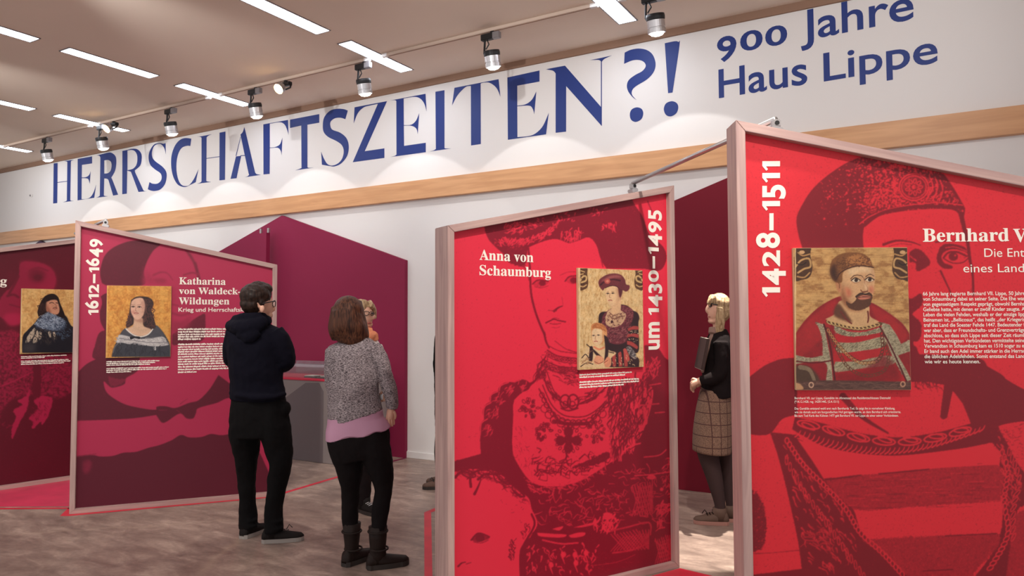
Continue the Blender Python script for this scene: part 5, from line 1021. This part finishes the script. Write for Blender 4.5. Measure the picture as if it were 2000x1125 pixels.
def plaid():
    m, N, L, B = newmat('brown_check_wool'); tc = N.new('ShaderNodeTexCoord'); sp = N.new('ShaderNodeSeparateXYZ'); L.new(tc.outputs['Object'], sp.inputs[0])
    def bars(src, period, wd):
        a = N.new('ShaderNodeMath'); a.operation = 'PINGPONG'; a.inputs[1].default_value = period/2; L.new(src, a.inputs[0]); b = N.new('ShaderNodeMath'); b.operation = 'LESS_THAN'; b.inputs[1].default_value = wd; L.new(a.outputs[0], b.inputs[0]); return b.outputs[0]
    s1 = N.new('ShaderNodeMath'); s1.operation = 'ADD'; L.new(sp.outputs[0], s1.inputs[0]); L.new(sp.outputs[1], s1.inputs[1]); mx = N.new('ShaderNodeMath'); mx.operation = 'MAXIMUM'; L.new(bars(s1.outputs[0], .085, .004), mx.inputs[0]); L.new(bars(sp.outputs[2], .085, .0035), mx.inputs[1])
    n = N.new('ShaderNodeTexNoise'); n.inputs['Scale'].default_value = 160; r = N.new('ShaderNodeValToRGB'); r.color_ramp.elements[0].position = .35; r.color_ramp.elements[1].position = .65; r.color_ramp.elements[0].color = (*lin((98, 72, 60)), 1); r.color_ramp.elements[1].color = (*lin((138, 106, 88)), 1); L.new(tc.outputs['Object'], n.inputs['Vector']); L.new(n.outputs['Fac'], r.inputs[0])
    x = N.new('ShaderNodeMix'); x.data_type = 'RGBA'; x.inputs[7].default_value = (*lin((74, 44, 40)), 1); L.new(r.outputs[0], x.inputs[6]); L.new(mx.outputs[0], x.inputs[0]); L.new(x.outputs[2], B.inputs['Base Color']); B.inputs['Roughness'].default_value = .95; return m
M['plaid'] = plaid()
class Fig:
    """a figure laid out about one standing point; x,y in photo pixels at its depth, z = pixels nearer(-)/farther(+)"""
    def __init__(s, fx, fy, label, cat='person'):
        s.o = floor_pt(fx, fy); s.D = (s.o-CAM) @ fw; s.k = s.D/F; s.label = label; s.m = MB(); s.t = None
    def P(s, x, y, z=0): return CAM+ray(x, y)*(s.D+z*s.k)
    def tube(s, pts, k=20):
        A = np.array(pts, float); n = len(A); R = []
        for i in range(n-1):
            p0 = A[max(i-1, 0)]; p3 = A[min(i+2, n-1)]; R.append(cr(p0, A[i], A[i+1], p3, 5))
        R = np.concatenate(R+[A[-1:]]); C = [s.P(*r[:3]) for r in R]; V = []; N = len(R); f = fw
        for i in range(N):
            t = C[min(i+1, N-1)]-C[max(i-1, 0)]; t /= np.linalg.norm(t)+1e-9; a = np.cross(t, f)
            a = a/np.linalg.norm(a) if np.linalg.norm(a) > .12 else RT; b = np.cross(a, t); b /= np.linalg.norm(b)
            for j in range(k):
                th = 2*math.pi*j/k; V.append(C[i]+a*math.cos(th)*R[i, 3]*s.k+b*math.sin(th)*R[i, 4]*s.k)
        Fc = [(i*k+j, i*k+(j+1) % k, (i+1)*k+(j+1) % k, (i+1)*k+j) for i in range(N-1) for j in range(k)]+[tuple(range(k-1, -1, -1)), tuple((N-1)*k+j for j in range(k))]
        s.m.add(V, Fc); return s
    def blob(s, x, y, z, rx, ry, rz, n=14):
        c = s.P(x, y, z); V = []; k = 20
        for i in range(n+1):
            ph = math.pi*(i+.0)/n; ph = min(max(ph, .06), math.pi-.06)
            for j in range(k):
                th = 2*math.pi*j/k; V.append(c+RT*math.sin(ph)*math.cos(th)*rx*s.k+fw*math.sin(ph)*math.sin(th)*rz*s.k+UP*math.cos(ph)*ry*s.k)
        Fc = [(i*k+j, i*k+(j+1) % k, (i+1)*k+(j+1) % k, (i+1)*k+j) for i in range(n) for j in range(k)]+[tuple(range(k-1, -1, -1)), tuple(n*k+j for j in range(k))]
        s.m.add(V, Fc); return s
    def hand(s, pts_palm, fingers):
        """palm tube and five finger tubes, kept apart"""
        s.tube(pts_palm, 14)
        for f in fingers: s.tube(f, 10)
        return s
    def make(s, name, mat, voxel=.010, sm=4, body=False, raw=False, fold=0.0, fs=9.0):
        m = s.m; s.m = MB()
        if raw: o = m.build(name, mat, s.t, smooth=True); 
        else:
            tmp = m.build('tmp', None); r = tmp.modifiers.new('r', 'REMESH'); r.mode = 'VOXEL'; r.voxel_size = voxel
            if sm: q = tmp.modifiers.new('s', 'SMOOTH'); q.iterations = sm; q.factor = .5
            if fold:
                tx = bpy.data.textures.new('folds', 'CLOUDS'); tx.noise_scale = 1/fs; d = tmp.modifiers.new('d', 'DISPLACE'); d.texture = tx; d.strength = fold; d.mid_level = .5; d.texture_coords = 'GLOBAL'
            dg = bpy.context.evaluated_depsgraph_get(); me = bpy.data.meshes.new_from_object(tmp.evaluated_get(dg)); old = tmp.data; bpy.data.objects.remove(tmp); bpy.data.meshes.remove(old)
            me.materials.clear(); me.name = name
            if s.t is not None: me.transform(Matrix.Translation(Vector(-base(s.t))))
            me.polygons.foreach_set('use_smooth', [True]*len(me.polygons)); o = link(name, me, mat, s.t)
        return o
    def root(s, n='person'):
        s.t = thing(n, s.label, 'person', (s.o[0], s.o[1], 0)); return s
    def shoe(s, hx, hy, tx, ty, name, mat, sole, wd=.095, hgt=.075, ank=.05, minlen=.26, sole_h=.028, laces=None, shaft=None, leg=None):
        h = floor_pt(hx, hy); d = floor_pt(tx, ty)-h; ln = np.linalg.norm(d); d /= ln; ln = min(max(ln, minlen), .31)
        if leg:
            a_ = s.P(leg[0], hy-40, leg[1]); h = np.array([a_[0], a_[1], 0])-d*.26*ln
        q = np.array([-d[1], d[0], 0]); z = np.array([0, 0, 1.0])
        T = np.linspace(0, 1, 17); prof = lambda t: wd/2*(np.sqrt(np.clip(1-((t-.18)/.20)**2, 0, 1)) if t < .1 else (.82+.18*math.sin((t-.1)/.9*math.pi*1.25-.4) if t < .78 else .98*math.sqrt(max(0, 1-((t-.78)/.225)**2))))
        o = []; 
        for t in T: o.append((t, max(prof(t), .006)))
        L_ = [h+d*t*ln+q*w for t, w in o]+[h+d*t*ln-q*w for t, w in reversed(o)]
        sm = MB().prism([p+z*.0012 for p in L_], z*sole_h); S = sm.build(name, mat, s.t) if False else None
        up = MB(); V = []; k = 14
        for t, w in o:
            hh = hgt*(1.0 if t < .28 else (1-.62*((t-.28)/.72)**.8)); hh = hh*(1 if t > .04 else .8)
            for j in range(k):
                a = math.pi*j/(k-1); V.append(h+d*t*ln+q*math.cos(a)*w*.96+z*(sole_h*.8+math.sin(a)**.7*hh*(1 if 0 < t < 1 else .55)))
        Fc = [(i*k+j, i*k+j+1, (i+1)*k+j+1, (i+1)*k+j) for i in range(len(o)-1) for j in range(k-1)]+[tuple(range(k)), tuple((len(o)-1)*k+j for j in range(k-1, -1, -1))]+[tuple([i*k for i in range(len(o))]+[i*k+k-1 for i in range(len(o)-1, -1, -1)])]
        up.add(V, Fc); n = 14; rg = lambda c, r1, r2: [c+d*math.cos(2*math.pi*j/n)*r1+q*math.sin(2*math.pi*j/n)*r2 for j in range(n)]
        c0 = h+d*ln*.26; R = [rg(c0+z*.03, .058, .042), rg(c0+z*(hgt+.01), .054, .04), rg(c0+z*(hgt+ank), .05, .042)]
        if shaft: R += [rg(c0+z*(hgt+ank+.06), .056, .05), rg(c0+z*shaft, .060, .056)]
        up.add([p for r in R for p in r], [(i*n+j, i*n+(j+1) % n, (i+1)*n+(j+1) % n, (i+1)*n+j) for i in range(len(R)-1) for j in range(n)]+[tuple(range(n-1, -1, -1)), tuple((len(R)-1)*n+j for j in range(n))])
        U = up.build(name, mat, s.t, smooth=True); SO = MB().prism([p+z*.0012 for p in L_], z*sole_h).build('sole', sole, None); 
        V0 = base(s.t); SO.data.transform(Matrix.Translation(Vector(-V0))); SO.parent = U
        if laces:
            lm = MB()
            for i in range(4):
                t = .36+i*.08; hh = sole_h*.8+hgt*(1-.62*((t-.28)/.72)**.8)+.004; c = h+d*t*ln+z*hh; lm.tube([c+q*.024-z*.006, c+z*.002+d*.008, c-q*.024-z*.006], .0035, 6)
            lm.tube([c0+d*.09+z*(hgt+.005)+q*.0, c0+d*.11+z*(hgt+.035)+q*.02, c0+d*.13+z*(hgt+.01)+q*.03], .003, 6); LO = lm.build('lace', laces, None); LO.data.transform(Matrix.Translation(Vector(-V0))); LO.parent = U
        return U
    def ring(s, x, y, z, rx, rz, r, name, mat, tilt=0, parent=None):
        c = s.P(x, y, z); p = []
        for j in range(25):
            th = 2*math.pi*j/24; p.append(c+RT*math.cos(th)*rx*s.k+fw*math.sin(th)*rz*s.k+UP*math.sin(th)*tilt*s.k)
        return MB().tube(p, r, 8, cap=False).build(name, mat, s.t, smooth=True)
    def wire(s, pts, r, name, mat): return MB().tube([s.P(*p) for p in pts], r, 8).build(name, mat, s.t, smooth=True)

# -- the man with folded arms
g = Fig(508, 1056, 'man in navy hoodie and black trousers seen from behind, arms folded, reading the crimson panel').root()
g.blob(501, 584, 0, 26, 30, 29).blob(513, 594, 10, 19, 25, 20).blob(520, 606, 16, 12, 13, 14).tube([(527, 592, 20, 4, 4), (534, 603, 22, 4.5, 4), (531, 607, 22, 3, 3)]).blob(525, 616, 17, 8, 7, 9).blob(512, 603, -22, 5, 8, 4)
g.tube([(503, 606, 2, 17, 18), (501, 640, 2, 19, 20), (500, 670, 0, 40, 26), (501, 760, 0, 40, 28), (504, 800, 0, 44, 30)])
g.tube([(482, 820, 8, 22, 24), (481, 915, 18, 14, 16), (485, 1025, 28, 9, 10)]).tube([(534, 820, -4, 22, 24), (547, 905, -7, 15, 17), (534, 1030, -8, 9, 10)])
g.tube([(541, 660, -2, 12, 13), (560, 704, -4, 11, 11), (553, 714, 26, 9, 9), (500, 700, 46, 8, 7)]).tube([(456, 660, 6, 12, 13), (453, 703, 22, 11, 11), (485, 712, 46, 9, 9), (520, 706, 50, 8, 7)])
g.make('person_body', M['skin'], .007, 3)
g.blob(499, 578, -1, 30, 26, 32).blob(490, 594, -5, 20, 19, 25).blob(514, 565, 8, 18, 12, 22).blob(525, 566, 14, 8, 6, 12).blob(505, 556, 2, 14, 7, 16).blob(480, 580, -2, 10, 18, 20).blob(495, 596, -11, 16, 17, 21).blob(511, 590, -20, 5, 9, 6)
g.make('hair', M['hair_short'], .006, 2, fold=.014, fs=26)
g.wire([(513, 593, -25), (522, 591, -16), (534, 588.5, -2), (537.5, 589, 4)], .0035, 'glasses', M['black']); g.wire([(537, 587, 2), (538.5, 591, 6), (537.5, 598, 10), (534, 600, 12), (532, 594, 12), (534, 588, 6), (537, 587, 2)], .0028, 'glasses', M['black'])
g.tube([(500, 628, 0, 24, 24), (499, 642, 0, 50, 30), (500, 665, 0, 57, 37), (500, 705, 0, 54, 40), (501, 745, 0, 51, 38), (503, 772, 0, 53, 40), (503, 781, 0, 51, 38)])
g.tube([(536, 650, -2, 19, 24), (550, 668, -3, 19, 23), (559, 700, -4, 17, 19), (559, 709, 8, 14, 16), (548, 714, 30, 13, 14), (505, 702, 52, 12, 11)]).tube([(462, 650, 5, 20, 24), (452, 675, 12, 16, 20), (455, 704, 24, 15, 17), (485, 712, 46, 13, 13), (522, 706, 56, 12, 11)])
g.tube([(452, 767, -10, 4, 6), (470, 773, -34, 5, 6), (503, 776, -40, 6, 6), (540, 774, -30, 5, 6), (554, 770, -8, 4, 6)])
hd = g.make('hoodie', M['hoodie'], .008, 3, fold=.022, fs=9)
g.tube([(452, 636, 4, 12, 13), (466, 641, -20, 15, 14), (490, 640, -32, 17, 12), (512, 630, -22, 12, 11), (523, 626, 4, 9, 10)]).tube([(460, 626, 10, 11, 10), (478, 624, -16, 13, 9), (500, 622, -22, 12, 8), (518, 620, -4, 9, 8)]).tube([(468, 652, -26, 10, 8), (486, 656, -36, 15, 8), (504, 646, -33, 10, 8)])
g.make('hood', M['hoodie'], .007, 3, fold=.016, fs=16)
g.tube([(503, 766, 0, 48, 34), (505, 795, 0, 55, 40), (508, 830, 0, 58, 42), (509, 850, 0, 54, 40)]).blob(556, 800, -6, 11, 16, 14)
g.tube([(486, 805, 4, 26, 32), (480, 842, 6, 32, 36), (481, 875, 10, 25, 30), (481, 918, 16, 19, 23), (483, 964, 22, 16, 18), (484, 1004, 27, 17.5, 18), (485, 1030, 28, 18.5, 18)]).tube([(526, 800, -2, 28, 34), (537, 838, -4, 30, 36), (544, 875, -6, 27, 30), (549, 903, -8, 22, 26), (542, 940, -6, 19, 22), (536, 980, -7, 17, 19), (534, 1010, -8, 18, 18), (535, 1038, -8, 19, 18)])
for (x, y, w) in ((484, 1014, 19), (485, 1025, 20), (534, 1016, 20), (535, 1030, 21)):
    o_ = 28 if x < 500 else -8; g.tube([(x-w*.9, y, o_-8, 2.5, 3), (x, y+4, o_-16, 3, 3), (x+w*.9, y+1, o_-8, 2.5, 3)])
g.make('trousers', M['jeans'], .008, 2, fold=.018, fs=10)
g.shoe(468, 1052, 513, 1034, 'shoe', M['shoe'], M['sole'], laces=M['black'], leg=(485, 28)); g.shoe(509, 1061, 592, 1055, 'shoe', M['shoe'], M['sole'], laces=M['black'], leg=(533, -8))

# -- the woman in the grey jumper
g = Fig(722, 1106, 'woman with long chestnut hair in grey jumper and black jeans seen from behind').root()
g.blob(678, 610, 4, 26, 32, 29).blob(690, 620, 20, 18, 24, 16).tube([(702, 612, 34, 4, 4), (708, 624, 36, 4, 4)]).tube([(682, 630, 2, 15, 16), (688, 670, 0, 16, 17), (690, 690, 0, 42, 26), (690, 790, 0, 40, 27), (700, 850, 0, 50, 32)])
g.tube([(684, 880, 6, 22, 26), (684, 952, 11, 14, 17), (687, 1060, 15, 10, 11), (689, 1080, 15, 10, 10)]).tube([(738, 880, -4, 22, 26), (747, 955, -4, 14, 17), (739, 1060, -9, 10, 11), (740, 1085, -9, 10, 10)])
g.tube([(731, 690, -4, 12, 13), (757, 752, -8, 10, 11), (764, 798, 2, 7, 8)]).tube([(650, 690, 4, 12, 13), (646, 740, 10, 10, 11), (662, 778, 30, 9, 9), (705, 788, 44, 7, 7), (738, 778, 26, 6.5, 6.5)])
b = g.make('person_body', M['skin'], .008, 3)
h1 = g.hand([(764, 796, 2, 6.5, 7.5), (763, 806, 5, 8, 10), (762, 815, 8, 8, 10)], [[(757, 812, 2, 2.8, 3), (756, 822, 5, 2.6, 2.6), (759, 829, 9, 2.2, 2.2)], [(760, 814, -1, 2.9, 3), (760, 826, 2, 2.7, 2.7), (762, 833, 6, 2.2, 2.2)], [(764, 814, 2, 2.9, 3), (765, 826, 5, 2.7, 2.7), (766, 832, 8, 2.2, 2.2)], [(768, 813, 8, 2.8, 3), (769, 823, 11, 2.5, 2.5), (769, 829, 13, 2.1, 2.1)], [(769, 803, 0, 3, 3), (772, 811, 4, 2.8, 2.8), (771, 818, 8, 2.3, 2.3)]])
g.hand([(738, 778, 24, 6, 6), (746, 778, 16, 7, 7)], [[(747, 773 + 2.6*i, 14, 2.6, 2.6), (753, 774 + 2.6*i, 8, 2.4, 2.4), (757, 776 + 2.6*i, 6, 2, 2)] for i in range(4)] + [[(742, 771, 14, 2.6, 2.6), (746, 766, 8, 2.4, 2.4), (749, 764, 6, 2, 2)]])
g.make('hand', M['skin'], raw=True)
g.blob(680, 606, 2, 29, 29, 35).tube([(677, 606, 0, 29, 35), (678, 630, -2, 34, 37), (680, 650, -5, 36.5, 33), (679, 664, -9, 31, 24), (675, 674, -12, 18, 14)]).tube([(694, 590, 8, 12, 22), (703, 618, 8, 10, 22), (710, 645, 4, 9, 18), (716, 660, 0, 5, 10)]).tube([(655, 600, 4, 7, 18), (650, 640, 2, 8, 20), (655, 664, -2, 6, 14)])
g.make('hair', M['hair_long'], .007, 6, fold=.004, fs=30)
g.tube([(686, 662, -2, 24, 22), (688, 672, 0, 44, 28), (688, 690, 0, 52, 35), (687, 715, 0, 53, 39), (688, 745, 0, 52, 39), (690, 780, 0, 51, 38), (694, 808, 0, 55, 40), (696, 816, 0, 55, 40)])
g.tube([(726, 680, -3, 18, 24), (741, 700, -5, 17, 21), (752, 732, -7, 15, 18), (761, 757, -8, 15, 16), (765, 778, -4, 13.5, 14), (765, 797, 2, 12, 12)]).tube([(652, 684, 4, 17, 24), (647, 715, 8, 14, 19), (650, 755, 16, 13, 16), (664, 778, 32, 12, 12), (704, 788, 46, 10, 10), (732, 780, 30, 9, 9)])
g.make('jumper', M['knit'], .008, 3, fold=.016, fs=9)
g.tube([(695, 800, 0, 52, 37), (695, 818, 0, 55, 39), (697, 834, 0, 62, 42), (699, 846, 0, 65, 44)], 40); o = g.make('blouse_hem', M['pink'], raw=True)
for v in o.data.vertices: pass
me = o.data; zmin = min(v.co.z for v in me.vertices)
for v in me.vertices:
    f = max(0, 1-(v.co.z-zmin)/.12); a = math.atan2(v.co.y, v.co.x); v.co.z += f*.014*math.sin(a*7); v.co.x *= 1+.03*f*math.sin(a*11); v.co.y *= 1+.03*f*math.sin(a*11)
g.ring(743.5, 776, 20, 7.5, 7.5, .006, 'watch_strap', M['black']); MB().box(g.P(744, 775, 11.5), (.034, .012, .038), (RT, fw, UP)).build('watch_face', M['silver'], g.t, bevel=.004)
g.tube([(698, 828, 0, 58, 40), (700, 855, 0, 62, 44), (702, 880, 0, 58, 42), (704, 894, 0, 52, 38)])
g.tube([(686, 848, 2, 28, 36), (679, 882, 4, 32, 38), (683, 915, 4, 26, 31), (684, 950, 9, 19, 23), (684, 985, 12, 17, 19), (684, 1015, 14, 16, 16), (686, 1045, 15, 14, 14)]).tube([(722, 846, -2, 30, 36), (734, 882, -4, 30, 38), (744, 920, -4, 24, 30), (749, 955, -4, 18, 23), (744, 990, -7, 17.5, 19), (741, 1020, -8, 15.5, 16), (739, 1045, -9, 14, 14)])
g.make('jeans', M['jeans2'], .008, 2, fold=.012, fs=14)
for hx, hy, tx, ty, sx, z in ((677, 1107, 719, 1090, 687, 15), (721, 1111, 791, 1101, 738, -9)):
    u = g.shoe(hx, hy, tx, ty, 'boot', M['boot'], M['sole_dark'], .1, .075, .05, .27, .03, shaft=.26, leg=(sx, z))
    for yy_, rr in ((1037, 18.5), (1071, 16.5)): g.ring(sx+(3 if yy_ > 1050 else 0), yy_, z, rr, rr, .006, 'boot_strap', M['boot'])

# -- the fair-haired woman behind her
g = Fig(712, 999, 'person, fair-haired, in glasses and orange scarf, mostly hidden behind the grey jumper').root()
g.blob(706, 612, 0, 21, 26, 24).blob(716, 617, -6, 13, 21, 17).tube([(726, 610, -9, 2.5, 3), (731, 619, -10, 3.5, 3), (728, 622, -10, 2.5, 3)]).blob(720, 634, -6, 8, 6, 9).tube([(708, 630, 0, 11, 11), (708, 660, 0, 12, 13), (709, 675, 0, 28, 20), (709, 760, 0, 26, 20), (709, 800, 0, 30, 22)]).tube([(702, 810, 6, 15, 17), (704, 900, 6, 10, 11), (706, 985, 6, 7, 8)]).tube([(717, 810, -4, 15, 17), (716, 900, -4, 10, 11), (713, 985, -4, 7, 8)]).tube([(736, 680, -4, 9, 10), (748, 712, -6, 8, 8), (735, 730, -30, 6, 7)])
g.make('person_body', M['skin'], .007, 3)
g.blob(704, 604, 3, 24, 20, 26).blob(695, 620, 6, 15, 24, 22).tube([(722, 592, -6, 6, 14), (731, 604, 2, 3.5, 8), (732.5, 622, 6, 3, 6)]).tube([(712, 590, -8, 10, 10), (708, 604, -16, 7, 6), (706, 622, -16, 6, 6), (706, 640, -14, 5, 6)]); g.make('hair', M['hair_blond'], .006, 2, fold=.008, fs=40)
for x in (716, 727): g.blob(x, 612, -19 if x == 716 else -14, 3.2, 2.0, 2)
g.make('eye', M['lens_dark'], raw=True)
g.wire([(706, 611, -20), (711, 610, -23), (714, 607.5, -24), (720, 608.5, -24), (721, 614, -24), (715, 616.5, -24), (711, 613, -23), (711, 610, -23)], .003, 'glasses', M['black']); g.wire([(721, 611, -24), (724, 609, -20), (730, 609, -17), (731, 614, -16), (726, 616.5, -18), (723, 613, -21)], .003, 'glasses', M['black'])
g.tube([(717, 631, -16, 1.2, 1.2), (721, 630.5, -17, 1.6, 1.4), (726, 631.5, -14, 1, 1)]); g.make('mouth', M['lip'], raw=True)
g.tube([(709, 655, 0, 20, 18), (709, 672, 0, 33, 22), (709, 700, 0, 34, 24), (709, 760, 0, 31, 23), (710, 800, 0, 34, 25)]).tube([(735, 676, -3, 12, 13), (743, 695, -5, 11, 12), (749, 710, -6, 9, 10), (740, 726, -24, 8, 9)]).tube([(684, 676, 4, 12, 13), (679, 700, 2, 10, 11), (684, 728, -8, 9, 9), (705, 735, -26, 8, 8)]); g.make('shirt', M['white_cloth'], .008, 3, fold=.01, fs=12)
g.tube([(694, 652, -10, 8, 10), (712, 660, -22, 10, 8), (729, 654, -10, 8, 9), (735, 664, -6, 5, 7)]).tube([(718, 646, -14, 7, 7), (727, 645, -10, 5, 6)]); g.make('scarf', M['scarf'], .006, 2, fold=.012, fs=30)
g.tube([(709, 790, 0, 32, 24), (709, 820, 0, 33, 26)]).tube([(701, 815, 6, 17, 20), (703, 900, 6, 12, 14), (705, 984, 6, 11, 12)]).tube([(718, 815, -4, 17, 20), (716, 900, -4, 12, 14), (712, 986, -4, 11, 12)]); g.make('trousers', M['jacket'], .008, 2, fold=.012, fs=14)
g.shoe(700, 991, 727, 999, 'shoe', M['shoe'], M['sole_dark'], laces=M['grey_metal'], leg=(712, -4)); g.shoe(690, 982, 716, 987, 'shoe', M['shoe'], M['sole_dark'], leg=(704, 6))

# -- the woman in the checked skirt
g = Fig(1398, 1021, 'blond woman in dark jacket and brown checked skirt in profile, between the two red panels').root()
g.blob(1403, 600, 0, 21, 27, 24).blob(1393, 608, 0, 11, 19, 17).tube([(1386, 594, 0, 3, 5), (1381, 605, 0, 3.6, 5), (1385, 611, 0, 3.5, 5)]).blob(1387, 619, 0, 4.5, 4, 9).blob(1389, 627, 0, 6, 5, 9).blob(1398, 625, 0, 12, 9, 13).blob(1404, 606, -20, 4, 7, 4)
g.tube([(1403, 620, 0, 11, 12), (1404, 650, 0, 12, 13), (1404, 670, 0, 22, 32), (1401, 765, 0, 24, 32), (1398, 800, 0, 28, 34)]).tube([(1394, 800, -10, 17, 18), (1382, 882, -10, 16, 17), (1393, 920, -10, 12, 13), (1399, 950, -10, 11, 12), (1406, 990, -10, 8, 9), (1404, 1010, -10, 8, 8)]).tube([(1408, 800, 12, 17, 18), (1416, 900, 12, 12, 13), (1422, 1000, 12, 8, 8)])
g.tube([(1407, 675, -34, 11, 12), (1405, 728, -38, 10, 10), (1365, 745, -26, 7, 7)]).tube([(1402, 675, 34, 11, 12), (1402, 725, 36, 10, 10), (1368, 748, 20, 7, 7)]); g.make('person_body', M['skin'], .006, 2)
g.hand([(1366, 744, -25, 6, 7), (1358, 747, -20, 6, 9), (1354, 750, -16, 5, 9)], [[(1355, 744+3.1*i, -20+3*i, 2.4, 2.6), (1350, 748+3.4*i, -16+3*i, 2.3, 2.4), (1352, 754+3.0*i, -10+2*i, 2.1, 2.1)] for i in range(4)]+[[(1360, 742, -24, 2.6, 2.6), (1354, 740, -18, 2.4, 2.4), (1351, 743, -12, 2, 2)]]); g.make('hand', M['skin'], raw=True)
g.hand([(1368, 748, 18, 6, 7), (1360, 751, 12, 6, 8)], [[(1358, 748+3*i, 12-3*i, 2.4, 2.4), (1353, 752+3*i, 6-3*i, 2.2, 2.2), (1355, 757+3*i, 0-2*i, 2, 2)] for i in range(4)]+[[(1361, 747, 14, 2.4, 2.4), (1356, 744, 8, 2.2, 2.2), (1353, 746, 2, 2, 2)]]); g.make('hand', M['skin'], raw=True)
g.blob(1405, 592, 0, 21, 20, 26).blob(1409, 606, 0, 18, 24, 24).tube([(1394, 580, -10, 8, 10), (1386, 589, -14, 5, 7), (1383, 594, -12, 2.5, 4)]).tube([(1394, 580, 8, 8, 10), (1386, 590, 6, 5, 8)]).tube([(1408, 600, -20, 9, 7), (1407, 625, -20, 9, 7), (1404, 648, -16, 8, 7), (1396, 655, -14, 6, 5)]); g.make('hair', M['hair_blond'], .006, 2, fold=.010, fs=38)
g.wire([(1384, 592, -14), (1390, 593, -19), (1402, 596, -22)], .004, 'glasses', M['black']); g.wire([(1385, 592, -12), (1389, 592, -15), (1390, 598, -15), (1386, 600, -12), (1384, 596, -10), (1385, 592, -12)], .0026, 'glasses', M['black'])
g.blob(1388.5, 597, -12, 2, 1.6, 2); g.make('eye', M['lens_dark'], raw=True); g.tube([(1384, 618.5, -3, 1.2, 1.5), (1388, 619, -8, 1.1, 1.2)]); g.make('mouth', M['lip'], raw=True)
g.tube([(1404, 642, 0, 14, 16), (1404, 655, 0, 19, 34), (1402, 680, 0, 24, 42), (1400, 715, 0, 26, 43), (1400, 750, 0, 28, 42), (1401, 773, 0, 29, 42)]).tube([(1408, 668, -34, 14, 16), (1409, 700, -40, 13, 14), (1405, 730, -40, 13, 13), (1388, 740, -34, 12, 12), (1368, 744, -27, 10, 10)]).tube([(1402, 668, 34, 14, 16), (1403, 725, 40, 13, 13), (1370, 748, 22, 10, 10)]); g.make('jacket', M['jacket'], .008, 2, fold=.014, fs=12)
g.tube([(1397, 650, -8, 7, 9), (1388, 664, -10, 5, 9), (1380, 686, -12, 4, 9), (1374, 712, -12, 3.5, 8), (1372, 728, -12, 3, 7)]).tube([(1394, 640, -6, 9, 12), (1392, 652, -8, 8, 14)]); g.make('cardigan_edge', M['cardigan'], .006, 2)
g.tube([(1397, 760, 0, 27, 38), (1394, 800, 0, 33, 42), (1391, 845, 0, 36, 47), (1390, 880, 0, 36, 48)], 36); g.make('skirt', M['plaid'], raw=True)
g.tube([(1384, 868, -10, 20, 22), (1382, 884, -10, 20, 20), (1392, 920, -10, 17, 17), (1399, 950, -10, 14, 15), (1406, 985, -10, 10.5, 11), (1406, 1008, -10, 10, 10)]).tube([(1418, 868, 12, 18, 20), (1420, 920, 12, 15, 16), (1424, 985, 12, 10.5, 11), (1424, 1004, 12, 10, 10)]); g.make('tights', M['tights'], .007, 3)
g.shoe(1422, 1024, 1357, 1021, 'sneaker', M['sneaker'], M['sole_pink'], laces=M['jacket'], leg=(1405, -10)); g.shoe(1440, 1014, 1376, 1011, 'sneaker', M['sneaker'], M['sole_pink'], laces=M['jacket'], leg=(1424, 12))
fc = (g.P(1371, 690, -20)); tl = math.radians(11); up_ = UP*math.cos(tl)+RT*math.sin(tl); rt_ = RT*math.cos(tl)-UP*math.sin(tl)
fo = thing('folder', 'thin dark folder held upright against the dark jacket of the woman in the checked skirt', 'folder', fc); MB().box(fc, (.022, .20, .235), (rt_, fw, up_)).build('cover', M['leather'], fo, bevel=.003); MB().box(fc-rt_*.002, (.012, .192, .239), (rt_, fw, up_)).build('pages', M['paper'], fo, bevel=.001)

# -- the visitor almost wholly behind the centre panel
g = Fig(868, 952, 'visitor in dark coat, only a sliver showing left of the centre red panel').root()
g.blob(872, 606, 0, 17, 21, 19).blob(864, 612, 0, 9, 15, 13).tube([(872, 620, 0, 9, 10), (872, 645, 0, 10, 11), (872, 660, 0, 20, 24), (872, 760, 0, 20, 24), (872, 790, 0, 22, 26)]).tube([(868, 800, -8, 13, 14), (864, 880, -8, 9, 10), (864, 940, -8, 6, 7)]).tube([(878, 800, 8, 13, 14), (878, 940, 8, 6, 7)]).tube([(864, 660, -26, 8, 9), (856, 715, -24, 7, 7), (862, 755, -20, 5, 5)]); g.make('person_body', M['skin'], .008, 2)
g.blob(874, 600, 0, 19, 18, 21).blob(880, 610, 0, 13, 18, 18); g.make('hair', M['hair_short'], .008, 2)
g.tube([(872, 644, 0, 12, 14), (871, 656, 0, 22, 28), (870, 700, 0, 23, 32), (870, 760, 0, 22, 30), (870, 850, 0, 20, 27)]).tube([(866, 662, -26, 11, 12), (858, 690, -27, 10.5, 11), (855.5, 718, -26, 9.5, 9), (860, 742, -22, 8, 8)]).tube([(878, 662, 26, 11, 12), (882, 700, 28, 10, 11), (876, 745, 24, 8, 8)]); g.make('coat', M['jeans'], .008, 2, fold=.012, fs=12)
g.tube([(864, 840, -8, 13, 14), (860, 885, -8, 12, 12), (862, 935, -8, 9, 9)]).tube([(876, 840, 8, 13, 14), (877, 935, 8, 9, 9)]); g.make('trousers', M['jeans'], .008, 2)
g.shoe(872, 950, 843, 951, 'shoe', M['sneaker'], M['sole_dark'], laces=M['black'], leg=(866, -8)); g.shoe(886, 944, 858, 945, 'shoe', M['sneaker'], M['sole_dark'])
